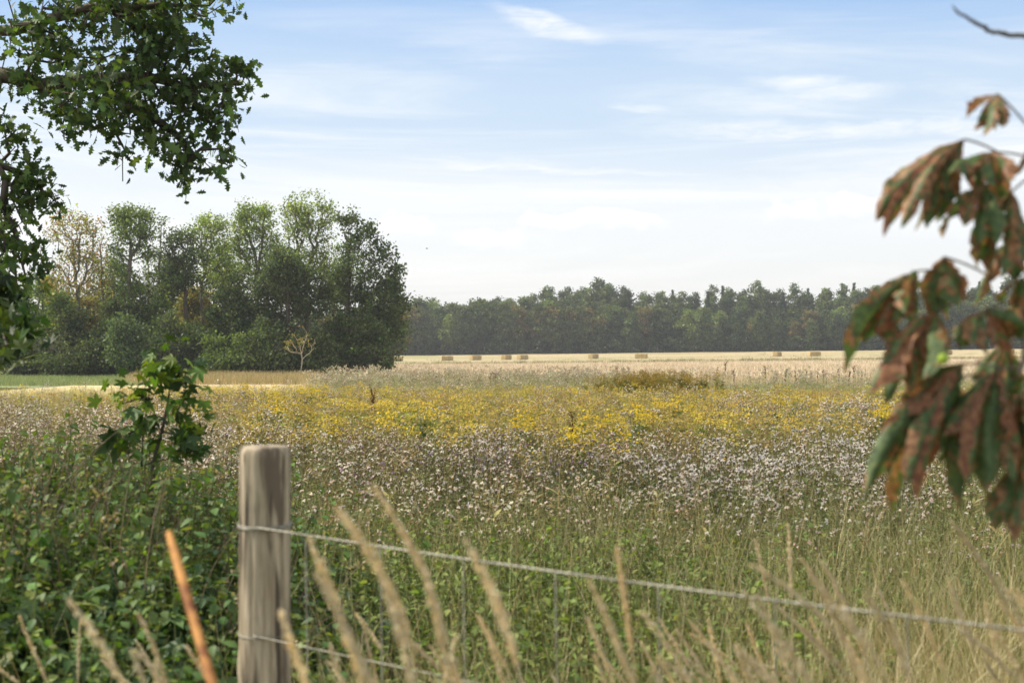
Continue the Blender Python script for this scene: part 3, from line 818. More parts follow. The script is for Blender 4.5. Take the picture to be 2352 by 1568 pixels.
# the air between here and the far wood
hz = Acc()
hv = [(x_, y_, z_) for z_ in (-3.6, 26) for y_ in (-65, 1910) for x_ in (-1910, 1910)]
hz.add(hv, (1, 1, 1), q=[(0, 2, 3, 1), (4, 5, 7, 6), (0, 1, 5, 4), (2, 6, 7, 3), (0, 4, 6, 2), (1, 3, 7, 5)])
hm = bpy.data.materials.new('haze'); hm.use_nodes = True; hm.node_tree.nodes.clear()
hb = NB(hm.node_tree); ho = hb.n('ShaderNodeOutputMaterial'); hp = hb.n('ShaderNodeVolumePrincipled')
hp.inputs['Color'].default_value = (.93, .95, 1.0, 1); hp.inputs['Density'].default_value = 0.00036; hp.inputs['Anisotropy'].default_value = 0.2
hm.node_tree.links.new(hp.outputs[0], ho.inputs['Volume'])
tag(hz.obj('haze', hm), kind='stuff')
# ------------------------------------------------------------------ straw bales
def bale_mesh(seed):
    rng = np.random.default_rng(seed)
    L, W, H = 2.4, 1.2, 0.95
    import bmesh
    bm = bmesh.new()
    bmesh.ops.create_cube(bm, size=1.0)
    bmesh.ops.scale(bm, vec=(L, W, H), verts=bm.verts)
    bmesh.ops.translate(bm, vec=(0, 0, H / 2), verts=bm.verts)
    bmesh.ops.subdivide_edges(bm, edges=bm.edges, cuts=9, use_grid_fill=True)
    for v in bm.verts:
        x, y, z = v.co
        # bulges between the strings, rounded edges, rough faces
        k = 1 - 0.03 * (math.cos(x / L * 2 * math.pi * 5) * 0.5 + 0.5)
        ex = (abs(x) / (L / 2)) ** 8; ey = (abs(y) / (W / 2)) ** 8; ez = (abs(z - H / 2) / (H / 2)) ** 8
        rd = 1 - 0.035 * (ex * ey + ey * ez + ex * ez)
        j = rng.normal(size=3) * 0.018
        v.co = (x * rd + j[0], y * k * rd + j[1], max(0, H / 2 + (z - H / 2) * k * rd + j[2] * 0.7))
    me = bpy.data.meshes.new('straw_block'); bm.to_mesh(me); bm.free()
    me.materials.append(M_straw)
    return me
BM = [bale_mesh(s_) for s_ in (1, 2, 3)]
tw = Acc()
for k in range(6):
    x = -1.0 + k * 0.4
    q = [(x, -.605, .0), (x, -.61, .48), (x, -.6, .955), (x, 0, .965), (x, .6, .955), (x, .61, .48), (x, .605, 0)]
    tube(tw, q, .008, hexlin('#6b5d40'), 4)
TW = tw.mesh('twine', M_dry)
blabel = ['leftmost straw bale, standing close to the dark oak', 'long straw bale broadside on, second from the left', 'straw bale third from the left, short end turned', 'small-looking straw bale, left one of the close pair',
          'straw bale, right one of the close pair left of centre', 'lone straw bale in the middle of the strip', 'long straw bale right of the lone middle one', 'small-looking straw bale left of the longest right-hand bale',
          'long flat straw bale just left of the chestnut leaves', 'straw bale seen behind the chestnut leaves beside the green conker', 'straw bale at the right edge among the chestnut leaves']
bd = [282, 286, 290, 292, 290, 292, 284, 300, 292, 294, 298]
bl_yaw = [28, 8, 40, 58, 48, 55, -22, 58, 10, 42, 66]
for i, ((px, w, _), d, yw) in enumerate(zip(BALES, bd, bl_yaw)):
    x = (px - 1176) / FPX * d
    o = empty('straw_bale', (x, d, float(gz(x, d)) + 0.02)); o.rotation_euler = (0, R_(rnd.normal() * 1.0), R_(yw))
    c = bpy.data.objects.new('straw_block', BM[i % 3]); COL.objects.link(c); c.parent = o
    t_ = bpy.data.objects.new('twine', TW); COL.objects.link(t_); t_.parent = o
    tag(o, blabel[i], 'straw bale', 'straw bales on the mown strip')

# ------------------------------------------------------------------ fence
PX0, PD = 608, 2.84
pc = at(PX0, 795, PD)
post = empty('fence_post', (pc[0], PD, 0.0))
a = Acc()
rngp = np.random.default_rng(4)
k = 48; rr0 = 0.0505
topz = EYE + (795 - 1024) / FPX * PD
lv = np.concatenate([np.linspace(-0.3, topz - 0.02, 60), [topz - 0.012, topz - 0.005, topz]])
an = np.arange(k) * 2 * np.pi / k
rings = []
for i, z in enumerate(lv):
    rb = rr0 * (1 + 0.012 * np.sin(3 * an + z * 2) + 0.008 * np.sin(7 * an + z * 9)) - 0.006 * np.exp(-((an - 5.0 - .05 * math.sin(z * 4)) / .09) ** 2) * (0.6 + 0.4 * math.sin(z * 3)) - .003 * np.exp(-((an - 4.3 + .04 * math.sin(z * 6)) / .06) ** 2) * (z > 1.0) + .0012 * np.sin(13 * an + 2 * math.sin(z * 5))
    if i == 60: rb = rb * 0.985
    if i == 61: rb = rb * 0.95
    if i == 62: rb = rb * 0.88
    if 0.8 < z < 0.9: rb = rb + 0.004 * np.exp(-((an - 3.3) / .35) ** 2) * math.exp(-((z - .86) / .03) ** 2)
    rings.append(np.stack([rb * np.cos(an), rb * np.sin(an), np.full(k, z)], -1))
V = np.concatenate(rings + [np.array([[0, 0, topz + 0.001]])])
q = [(r_ * k + j, r_ * k + (j + 1) % k, (r_ + 1) * k + (j + 1) % k, (r_ + 1) * k + j) for r_ in range(len(lv) - 1) for j in range(k)]
nb_ = (len(lv) - 1) * k
a.add(V, (.5, .5, .5), t=[(nb_ + j, nb_ + (j + 1) % k, nb_ + k) for j in range(k)], q=q)
a.obj('timber', M_post, post, True)
st = Acc()
for zz in (1215, 1462):
    z = EYE + (795 - zz) / FPX * (PD - 0.05)
    tube(st, [(-.012, -.045, z + .004), (-.012, -.058, z + .004), (.012, -.058, z - .002), (.012, -.045, z - .002)], .0018, hexlin('#8a8880'), 5)
st.obj('staple', M_wire, post)
tag(post, 'weathered round wooden fence post in front of the meadow', 'fence post')

# wires: strung from the post towards the lower right, nearer to the camera there
wires = empty('wire_fence', (pc[0], PD - 0.055, 0.0))
wo_ = np.array([pc[0], PD - 0.055, 0.0])
dirw = at(2352, 795, 1.82) - at(PX0, 795, PD - 0.055)
dirw[2] = 0
def wpt(u, z): 
    return np.array([dirw[0] * u, dirw[1] * u, z])
levels = []
z1a = EYE + (795 - 1212) / FPX * (PD - .055); z1b = EYE + (795 - 1428) / FPX * 1.82
levels.append((z1a, z1b, .0030)); levels.append((z1a - .213, z1b - .20, .0013)); levels.append((z1a - .41, z1b - .40, .0018)); levels.append((z1a - .60, z1b - .58, .0018))
us_ = np.linspace(-0.02, 1.35, 60)
for i, (za, zb, rw) in enumerate(levels):
    acc = Acc()
    p = np.array([wpt(u, za + (zb - za) * u - 0.012 * math.sin(math.pi * min(max(u, 0), 1.35) / 1.35)) for u in us_])
    if i == 0:   # two strands twisted
        uu = np.linspace(-0.02, 1.35, 500)
        for ph in (0, math.pi):
            pp = np.array([wpt(u, za + (zb - za) * u - 0.012 * math.sin(math.pi * min(max(u, 0), 1.35) / 1.35)) + np.array([0, .0011 * math.cos(u * 260 + ph), .0011 * math.sin(u * 260 + ph)]) for u in uu])
            tube(acc, pp, .0014, hexlin('#aaaaaa'), 5)
    else:
        tube(acc, p, rw, hexlin('#aaaaaa'), 5)
    acc.obj('wire', M_wire, wires, True)
for zl, rl in ((z1a - .001, .0019), (z1a + .003, .0019), (z1a - .213, .0013)):
    acc = Acc(); aa = np.linspace(0, 2 * np.pi, 40)
    tube(acc, np.stack([.0525 * np.cos(aa), .055 + .0525 * np.sin(aa), zl + .004 * np.sin(aa)], -1), rl, hexlin('#aaaaaa'), 5)
    acc.obj('wire', M_wire, wires, True)
for j in range(10):
    u = 0.09 + j * 0.135
    acc = Acc()
    zt = z1a + (z1b - z1a) * u - 0.01; zb_ = levels[3][0] + (levels[3][1] - levels[3][0]) * u
    tube(acc, [wpt(u, zt), wpt(u + .004, (zt + zb_) / 2), wpt(u, zb_)], .0013, hexlin('#aaaaaa'), 4)
    acc.obj('stay_wire', M_wire, wires, True)
tag(wires, 'thin galvanised wire fence strung from the wooden post to the lower right', 'wire fence')

# rusty bar, leaning
bp0 = at(388, 1222, 1.75); bp1 = at(497, 1600, 1.58)
dv = (bp1 - bp0); base_ = bp0 + dv * (bp0[2] / -dv[2])
bar = empty('rusty_bar', tuple(base_))
acc = Acc()
n = 60
pp = np.array([(bp0 - base_) * u for u in np.linspace(0, 1, n)])
r_ = np.full(n, .0056) * (1 + 0.04 * np.sin(np.arange(n) * 1.7)); r_[-1] *= .7
tube(acc, pp, r_, (.5, .5, .5), 14, cap=True)
acc.obj('rod', M_rust, bar, True)
tag(bar, 'rusty orange iron bar leaning left of the wooden post', 'iron bar')

# bird, a speck in the sky
bo = at(980, 571, 90)
acc = Acc()
tube(acc, [(-.14, 0, 0), (-.10, 0, .01), (0, 0, .02), (.08, 0, .015), (.14, 0, .01), (.2, 0, .01)], [.005, .03, .045, .03, .025, .004], hexlin('#2c2a2a'), 8)
for s_ in (-1, 1):
    acc.add([(-.06, 0, .02), (.06, 0, .02), (.05, s_ * .16, .1), (-.05, s_ * .16, .1), (-.06, s_ * .3, .06)], hexlin('#2c2a2a'), q=[(0, 1, 2, 3)], t=[(3, 2, 4)])
o = acc.obj('flying_bird', M_dry); o.scale = (.5, .5, .5); o.location = tuple(bo); tag(o, 'tiny dark bird flying in the pale sky right of the grove', 'bird')

# ------------------------------------------------------------------ oak hanging in at the upper left
rng = np.random.default_rng(31)
def near_tree(name, label, cat, base, trunk_pts, limbs, blobs, ntips, per, sig, size, cols, tm, seed, r_base, r_tip, step, leafmat=M_leaf, upb=0.3, jit=0.08, wand=None, upw=0.2, exp=0.43, clump=0):
    rng = np.random.default_rng(seed)
    root = empty(name, tuple(base)); base = np.array(base, float)
    T = [np.array(p, float) - base for p in trunk_pts]
    N0 = list(T); par0 = [-1] + list(range(len(T) - 1))
    tips = []
    w = np.array([b_[2] * b_[3] * (b_[5] if len(b_) > 5 else 1) for b_ in blobs], float); w /= w.sum()
    for i in rng.choice(len(blobs), ntips, p=w):
        px, py, rx, ry, d = blobs[i][:5]
        v = norm(rng.normal(size=3)) * (rng.random() ** 0.45)
        dd = d + v[1] * min(1.6, max(rx, ry) / FPX * d * 1.1)
        tips.append(at(px + v[0] * rx, py + v[2] * ry, d) * 1.0 + np.array([0, dd - d, 0]) - base)
    if clump:
        tt_ = np.array(tips); kn = fnoise(tt_[:, 0] * clump, tt_[:, 2] * clump, 1.0, 4, 2) + .35 * (fnoise(tt_[:, 1] * clump, tt_[:, 2] * clump, 1.0, 7, 1) - .5)
        tips = [tips[i] for i in np.argsort(-kn)[:int(ntips * .84)]]; ntips = len(tips)
    # limbs join the skeleton first
    allT = np.array(T)
    nodes = [p for p in allT]; par = list(par0)
    for L in limbs:
        P = np.array([at(*p) for p in L]) - base
        j = int(np.argmin(np.linalg.norm(np.array(nodes) - P[0], axis=1)))
        last = j
        prev = nodes[j]
        for p in P:
            m = max(1, int(np.linalg.norm(p - prev) / step))
            for k_ in range(1, m + 1):
                nodes.append(prev + (p - prev) * k_ / m + rng.normal(size=3) * .012); par.append(last); last = len(nodes) - 1
            prev = p
    bn = len(nodes)
    N = np.array(nodes); arrN = np.zeros((bn + ntips * 50, 3)); arrN[:bn] = N; cnt = bn
    tips = np.array(tips)
    dd = np.min(np.linalg.norm(tips[:, None] - N[None], axis=2), axis=1)
    pl = np.zeros(len(arrN))
    for i in range(1, bn): pl[i] = pl[par[i]] + np.linalg.norm(arrN[i] - arrN[par[i]]) * .5
    ends = []
    for ti in np.argsort(dd):
        t = tips[ti]; dv = t - arrN[:cnt]; d = np.linalg.norm(dv, axis=1)
        j = int(np.argmin(d + upw * np.clip(-dv[:, 0], 0, None) + .3 * pl[:cnt]))
        n_ = int(min(45, max(1, round(d[j] / step)))); p0 = arrN[j]; off = rng.normal(size=3) * jit * d[j]; last = j
        for k_ in range(1, n_ + 1):
            u = k_ / n_
            arrN[cnt] = p0 + (t - p0) * u + off * math.sin(math.pi * u); pl[cnt] = pl[last] + np.linalg.norm(arrN[cnt] - arrN[last]); par.append(last); last = cnt; cnt += 1
        ends.append(last)
    N = arrN[:cnt]; par = np.array(par); ends = np.array(ends)
    a = Acc(); r = wood(a, N, par, ends, len(T), r_tip, r_base, (.5, .5, .5), exp, 8, 4)
    a.obj('trunk', M_barkd, root, True)
    thin = np.where(r < r_tip * 1.8)[0]
    pts = np.concatenate([N[ends], N[rng.choice(thin, int(len(ends) * 1.2))]])
    l = Acc(); add_leaves(l, pts, per, sig, size, cols, rng, tm, flat=0.9, upb=upb)
    l.obj('crown', leafmat, root)
    tag(root, label, cat)
    return root
O_c = [hexlin(h, 1.0) for h in ('#3f552f', '#4a6236', '#55693a', '#3a4f31', '#5c7040')]
D = 10.0
blobs = [(90, 70, 110, 80, D), (250, 90, 120, 100, D), (370, 70, 75, 75, D), (120, 210, 60, 45, D - .3), (220, 220, 100, 70, D - .4), (330, 190, 90, 70, D), (430, 190, 70, 60, D),
         (500, 170, 55, 26, D + .2), (540, 155, 28, 16, D + .2), (540, 205, 38, 22, D + .2), (450, 250, 70, 50, D), (500, 265, 40, 40, D), (200, 280, 50, 30, D), (290, 270, 50, 50, D - .2), (285, 340, 22, 36, D - .2),
         (370, 310, 50, 50, D), (410, 350, 38, 40, D), (480, 330, 52, 50, D + .1), (500, 370, 34, 44, D + .1), (420, 410, 22, 20, D), (445, 445, 18, 16, D), (400, 400, 18, 14, D), (281, 425, 8, 18, D - .2), (150, 290, 26, 24, D),
         (140, 240, 20, 30, D), (470, 60, 20, 22, D), (490, 60, 14, 20, D), (540, 0, 32, 8, D), (440, 20, 50, 30, D), (430, 110, 50, 40, D), (300, -20, 260, 50, D, 1.0), (490, 120, 12, 14, D), (20, 40, 40, 50, D),
         (60, 190, 46, 26, D), (15, 270, 22, 30, D - .4), (20, 330, 32, 50, D - .4), (60, 385, 46, 40, D - .4), (100, 425, 40, 36, D - .4), (120, 460, 26, 26, D - .4), (40, 440, 46, 46, D - .4), (20, 510, 34, 50, D - .5),
         (130, 470, 14, 12, D - .4), (10, 570, 40, 50, D - .5), (40, 600, 34, 40, D - .5), (15, 650, 50, 50, D - .5), (20, 710, 40, 40, D - .5), (90, 590, 22, 14, D - .5), (95, 625, 16, 16, D - .5)]
tb = np.array([-7.2, 10.5, float(gz(-7.2, 10.5)) - 0.1])
near_tree('oak_tree', 'big oak beside the left edge, lobed dark leaves hanging into the upper left sky', 'tree', tb,
          [tb, tb + [0.1, -.1, 1.5], tb + [0.0, -.2, 3.2], tb + [-0.1, -.1, 5.0], tb + [-0.1, 0, 7.5]],
          [[(-60, 200, 10.2), (0, 178, 10.0), (60, 182, 10.0), (95, 192, 10.0), (170, 180, 9.9), (260, 172, 9.9), (340, 180, 10), (430, 200, 10), (510, 190, 10.1)],
           [(-60, 90, 10.2), (40, 60, 10), (200, 20, 10), (360, 10, 10), (480, 20, 10)],
           [(200, 178, 9.9), (300, 240, 9.9), (390, 300, 10), (450, 350, 10)],
           [(-80, 420, 9.8), (0, 380, 9.6), (60, 400, 9.6), (110, 440, 9.6)]],
          blobs, 1150, 2, 0.06, 0.076, O_c, OAK, 33, 0.38, 0.0035, 0.16, clump=4.5)
# hanging bare twigs below the oak's limb
# nearer broadleaf shrub at the left edge
L_c = [hexlin(h, .6) for h in ('#476036', '#3d5430', '#587040', '#6a7e3c', '#4d6340')]
d3 = 5.2
blobs2 = [(-30, 700, 40, 40, d3), (0, 760, 50, 30, d3 - .6), (40, 770, 24, 14, d3 - .6), (0, 800, 22, 30, d3 - .8), (-20, 640, 30, 60, d3), (-40, 740, 60, 60, d3)]
tb2 = np.array([-2.55, 5.3, -0.1])
near_tree('sycamore_tree', 'young sycamore at the left edge, blurred broad leaves below the hanging oak', 'tree', tb2,
          [tb2, tb2 + [0.05, 0, 0.9], tb2 + [0.1, 0, 1.7], tb2 + [0.15, 0, 2.4]],
          [[(-200, 740, 5.3), (-100, 720, 5.2), (0, 740, 5.0)]],
          blobs2, 60, 2, 0.05, 0.045, L_c, MAPLE, 35, 0.06, 0.0025, 0.12)
# sycamore sapling
d4 = 5.0
sb = at(340, 1050, d4); sb[2] = 0.0; 
blobs3 = [(385, 795, 16, 12, d4), (360, 815, 22, 10, d4), (430, 812, 24, 8, d4), (350, 845, 26, 16, d4), (395, 835, 24, 14, d4), (385, 875, 40, 26, d4), (435, 850, 22, 16, d4), (430, 890, 28, 24, d4), (320, 890, 30, 18, d4), (280, 905, 20, 14, d4),
          (350, 915, 34, 22, d4), (400, 930, 30, 24, d4), (440, 935, 22, 24, d4), (330, 960, 30, 18, d4), (310, 985, 30, 12, d4), (360, 975, 30, 18, d4), (410, 975, 26, 18, d4), (450, 990, 22, 20, d4), (300, 930, 14, 14, d4, 2), (470, 1020, 16, 14, d4, 2), (300, 1000, 30, 20, d4, 1.6), (440, 1010, 40, 24, d4, 1.4), (270, 920, 20, 12, d4, 2), (455, 960, 18, 18, d4, 1.6), (350, 1020, 40, 20, d4)]
S_c = [hexlin(h, 0.95) for h in ('#55702f', '#64803a', '#496232', '#3f5733', '#76892f')]
near_tree('sycamore_sapling', 'green sapling with broad lobed leaves standing above the brambles left of the post', 'sapling', sb,
          [sb, at(352, 1060, d4), at(372, 990, d4), at(385, 930, d4), at(392, 870, d4), at(385, 810, d4)],
          [[(330, 1060, d4), (340, 1000, d4), (352, 930, d4), (350, 860, d4)], [(440, 1050, d4 + .1), (445, 960, d4 + .1), (440, 900, d4 + .1)]],
          blobs3, 84, 1, 0.03, 0.041, S_c, MAPLE, 37, 0.007, 0.0011, 0.08, upb=1.6)

# ------------------------------------------------------------------ horse chestnut at the right
CD = 1.8
ct = np.array([2.1, 2.3, 0.0])
chest = empty('horse_chestnut_tree', tuple(ct))
tag(chest, 'horse chestnut at the right edge, drooping brown-blotched leaves close to the camera', 'tree')
acc = Acc()
tube(acc, np.array([(0, 0, -.1), (.02, 0, .6), (-.02, .03, 1.3), (0, 0, 2.1), (.05, 0, 3.2)]), [.14, .11, .1, .085, .05], (.5, .5, .5), 16)
acc.obj('trunk', M_barkd, chest, True)
def chest_branch(pts, rs):
    acc = Acc()
    P = np.array([p if len(p) == 3 and isinstance(p, np.ndarray) else at(*p) for p in pts]) - ct
    # smooth
    Q = [P[0]]
    for a_, b_ in zip(P[:-1], P[1:]):
        for u in np.linspace(0, 1, 6)[1:]: Q.append(a_ + (b_ - a_) * u)
    Q = np.array(Q)
    for _ in range(2): Q[1:-1] = (Q[:-2] + 2 * Q[1:-1] + Q[2:]) / 4
    Q[1:-1] += np.random.default_rng(len(Q)).normal(size=(len(Q) - 2, 3)) * .0012
    r = np.interp(np.linspace(0, 1, len(Q)), np.linspace(0, 1, len(rs)), rs)
    r = r * (1 + 0.18 * (np.random.default_rng(3).random(len(r)) > .8))
    tube(acc, Q, r, (.5, .5, .5), 7, cap=True)
    return acc.obj('branch', M_bark, chest, True)
tr_top = ct + [0, 0, 2.15]
chest_branch([tr_top, (2420, 95, 1.9), (2352, 83, 1.85), (2310, 78, 1.8), (2270, 70, 1.8), (2235, 48, 1.8), (2205, 32, 1.8), (2188, 12, 1.8)], [.012, .004, .0034, .003, .0028, .0022, .0018, .0008])
chest_branch([ct + [0, 0, 1.9], (2440, 330, 1.9), (2400, 330, 1.85), (2365, 350, 1.8), (2330, 400, 1.8)], [.014, .008, .006, .005, .003])
chest_branch([ct + [0, 0, 1.6], (2460, 640, 1.9), (2420, 660, 1.85), (2370, 720, 1.8), (2340, 860, 1.78)], [.016, .010, .008, .006, .003])
def leaflet(acc, hub, tip, width, bow, roll, ident, rng):
    """obovate leaflet drooping from the hub to its tip, folded along the midrib, wavy margin"""
    hub = np.array(hub); tip = np.array(tip)
    L = np.linalg.norm(tip - hub)
    ctrl = (hub + tip) / 2 + np.array([0, 0, 1.0]) * bow * L + (tip - hub) * [1, 1, 0] * 0.15
    nu, nv = 22, 9
    u = np.linspace(0, 1, nu)[:, None]
    S = (1 - u) ** 2 * hub + 2 * u * (1 - u) * ctrl + u ** 2 * tip
    T = norm(np.gradient(S, axis=0))
    view = np.array([math.sin(roll), -math.cos(roll), 0.25])
    side = norm(np.cross(T, view)); nrm = np.cross(side, T)
    uu = u[:, 0]
    w = width * np.interp(uu, [0, .06, .2, .45, .68, .84, .94, 1], [.04, .10, .36, .74, 1.0, .78, .34, .02])
    v = np.linspace(-1, 1, nv)
    ph = rng.random() * 6
    vein = np.zeros((nu, nv)); P = np.zeros((nu, nv, 3))
    for j, vv in enumerate(v):
        fold = -0.6 * abs(vv)                       # margins bend away (umbrella)
        wav = 0.20 * np.sin(uu * 26 + ph + vv * 3) * abs(vv) ** 2 + 0.16 * np.sin(uu * 8 + ph * 2 + vv * 2.5) + 0.08 * np.sin(uu * 47 + vv * 9)
        curl = -0.25 * vv ** 2 * uu
        edge = 1 + (0.12 * np.sin(uu * 37 + ph + vv) + .1 * np.sin(uu * 15 + ph * 3 * np.sign(vv))) * (abs(vv) > .7)
        P[:, j] = S + side * (w * vv * edge)[:, None] * 0.92 + nrm * (w * (fold + wav + curl))[:, None]
        vein[:, j] = abs(vv) ** 0.5 * (0.6 + 0.4 * np.abs(np.sin((uu * 12 - abs(vv) * 1.6) * math.pi)) ** 0.6)
    C = np.stack([vein, np.repeat(uu[:, None], nv, 1), np.full((nu, nv), ident)], -1)
    i = (np.arange(nu - 1)[:, None] * nv + np.arange(nv - 1)[None])
    q = np.stack([i, i + 1, i + nv + 1, i + nv], -1).reshape(-1, 4)
    acc.add(P.reshape(-1, 3), C.reshape(-1, 3), q=q)
def chest_leaf(hub, tips, pet, d=CD, wid=34, seed=0, bow=0.16):
    """hub, leaflet tips and the petiole's far end in picture proportions; built at distance d"""
    rng = np.random.default_rng(seed + 50)
    h = at(hub[0], hub[1], d) - ct
    acc = Acc()
    for i, t in enumerate(tips):
        dd = d + (t[2] if len(t) > 2 else rng.uniform(-.05, .04))
        tp = at(t[0], t[1], dd) - ct
        L = math.hypot(t[0] - hub[0], t[1] - hub[1])
        w = min(wid * 1.08, L * 0.29) * (t[3] if len(t) > 3 else rng.uniform(.65, 1.1)) / FPX * d
        leaflet(acc, h, tp, w, bow * rng.uniform(.6, 1.3), rng.normal() * 0.9, rng.random(), rng)
    o = acc.obj('leaf', M_chest, chest, True)
    pa = Acc()
    p1 = at(pet[0], pet[1], d + .03) - ct
    m_ = (h + p1) / 2 + [0, 0, .004]
    Q = np.array([(1 - u) ** 2 * h + 2 * u * (1 - u) * m_ + u * u * p1 for u in np.linspace(0, 1, 8)])
    tube(pa, Q, .0014, (.5, .5, .5), 6)
    pa.obj('petiole', M_bark, o, True)
    return o
chest_leaf((2292, 216), [(2222, 272), (2238, 300), (2258, 312), (2288, 300), (2304, 292)], (2356, 284), seed=1, wid=22)
chest_leaf((2215, 320), [(2012, 508), (2030, 545), (2070, 525), (2100, 532), (2128, 525), (2150, 512), (2182, 470), (2170, 440)], (2290, 348), seed=2, wid=34)
chest_leaf((2275, 350), [(2180, 395), (2225, 420), (2240, 440), (2285, 430), (2315, 490), (2318, 420)], (2360, 360), seed=3, wid=30)
chest_leaf((2265, 425), [(2165, 546), (2185, 500), (2215, 520), (2245, 560), (2250, 600), (2290, 560)], (2330, 410), seed=4, wid=28)
chest_leaf((2325, 440), [(2245, 620), (2275, 625), (2300, 640), (2330, 620), (2356, 600), (2370, 560), (2362, 640)], (2380, 400), seed=5, wid=32)
chest_leaf((2168, 590), [(2128, 700), (2150, 742), (2180, 738), (2205, 705), (2218, 690)], (2262, 628), seed=6, wid=34)
chest_leaf((2108, 622), [(1942, 860), (1960, 800), (1985, 790), (2012, 770), (2050, 740), (2080, 720), (2105, 735)], (2200, 626), seed=7, wid=34)
chest_leaf((2150, 715), [(1992, 905), (2030, 850), (2062, 880), (2090, 905), (2120, 870), (2145, 850), (2170, 830)], (2240, 680), seed=8, wid=36)
chest_leaf((2262, 712), [(2205, 800), (2235, 790), (2268, 815), (2298, 800), (2328, 812), (2350, 770), (2385, 780)], (2345, 690), seed=9, wid=34)
chest_leaf((2215, 835), [(2070, 955), (2095, 960), (2040, 1100), (1985, 1138), (2050, 1188), (2085, 1120), (2110, 1155), (2130, 1050), (2168, 1040)], (2330, 850), seed=10, wid=40)
chest_leaf((2290, 850), [(2165, 1000), (2155, 1060), (2205, 1175), (2225, 1120), (2262, 1130), (2290, 1080), (2330, 1110), (2345, 1040)], (2345, 845), seed=11, wid=42)
chest_leaf((2350, 900), [(2300, 1010), (2330, 1050), (2352, 1120), (2380, 1080), (2400, 1000)], (2390, 840), seed=12, wid=36)
chest_leaf((2362, 1040), [(2284, 1218), (2310, 1200), (2330, 1245), (2362, 1200), (2385, 1190)], (2400, 960), seed=13, wid=30)
chest_leaf((2345, 640), [(2300, 700), (2340, 730), (2370, 740), (2400, 700)], (2400, 600), seed=14, wid=34)
chest_leaf((2235, 900), [(2150, 960), (2190, 1000), (2210, 1060), (2240, 1030), (2280, 980)], (2335, 860), seed=15, d=1.86, wid=38)
chest_leaf((2180, 870), [(2100, 940), (2060, 1010), (2120, 1010), (2150, 960)], (2290, 860), seed=16, d=1.86, wid=36)
rx_ = np.random.default_rng(12)
for q_, (hx_, hy_, n_) in enumerate([(2310, 560, 4), (2060, 700, 4), (2310, 790, 5), (2130, 800, 4), (2270, 890, 5), (2180, 940, 4), (2360, 860, 4), (2330, 960, 4)]):
    tl = [(hx_ - 75 + 150 * (j + .5) / n_ + rx_.normal() * 14 - 18, hy_ + rx_.uniform(70, 150)) for j in range(n_)]
    chest_leaf((hx_, hy_), tl, (hx_ + 60, hy_ - 25), seed=30 + q_, d=CD + rx_.uniform(.0, .16), wid=26)
# small green conker
ck = at(2166, 824, 1.72) - ct
acc = Acc()
ga = 2.39996; n = 260
i_ = np.arange(n); zz = 1 - 2 * (i_ + .5) / n; rr = np.sqrt(1 - zz ** 2)
S = np.stack([rr * np.cos(ga * i_), rr * np.sin(ga * i_), zz], -1)
nu, nv = 14, 10
th = np.linspace(0, 2 * np.pi, nu, endpoint=False); ph = np.linspace(0, np.pi, nv)
V = np.array([[math.sin(p) * math.cos(t), math.sin(p) * math.sin(t), math.cos(p) * 1.08] for p in ph for t in th]) * .0066
q = [(r_ * nu + j, r_ * nu + (j + 1) % nu, (r_ + 1) * nu + (j + 1) % nu, (r_ + 1) * nu + j) for r_ in range(nv - 1) for j in range(nu)]
acc.add(V, hexlin('#a3bd4a'), q=q)
for s_ in S[::5]:
    tube(acc, [s_ * .0064, s_ * .0084], [.0007, .0001], hexlin('#9db34a'), 4)
o = acc.obj('conker', M_conker, chest, True); o.location = tuple(ck)
acc = Acc(); tube(acc, [(0, 0, .006), (.004, .002, .02), (.02, .01, .035)], .0009, (.5, .5, .5), 5); acc.obj('stalk', M_bark, o)
# ------------------------------------------------------------------ meadow plants
def hx(*a): return [hexlin(h) for h in a]
def v3(*a): return np.array(a, float)
def rosette(acc, pts, dirs, size, cols, rng, tm=LANCE):
    pts = np.asarray(pts); n = len(pts)
    up = np.tile([0, 0, 1.0], (n, 1)) + rng.normal(size=(n, 3)) * .3
    C = leaf_cols(n, cols, rng, .18)
    acc.place(tm, pts, frames(dirs, up) * (size * np.exp(rng.normal(size=n) * .25))[:, None, None], C)
FL = Acc()      # seed head fluff: a loose ball of thin spikes
def fluff_tm(seed, n=11, r=1.0):
    rng = np.random.default_rng(seed); a = Acc()
    for i in range(n):
        d = norm(rng.normal(size=3) + [0, 0, .35]); s_ = norm(np.cross(d, rng.normal(size=3))) * .42 * r
        a.add([d * .1 * r - s_ * .3, d * .1 * r + s_ * .3, d * r + s_ * .8, d * r - s_ * .8], (1, 1, 1), q=[(0, 1, 2, 3)])
    return a.tm()
FLUFF = [fluff_tm(i) for i in range(4)]
BUD = Acc(); tube(BUD, [(0, 0, -1.2), (0, 0, -.7), (0, 0, 0.2), (0, 0, .5)], [.15, .7, .75, .3], (1, 1, 1), 5); BUD = BUD.tm()
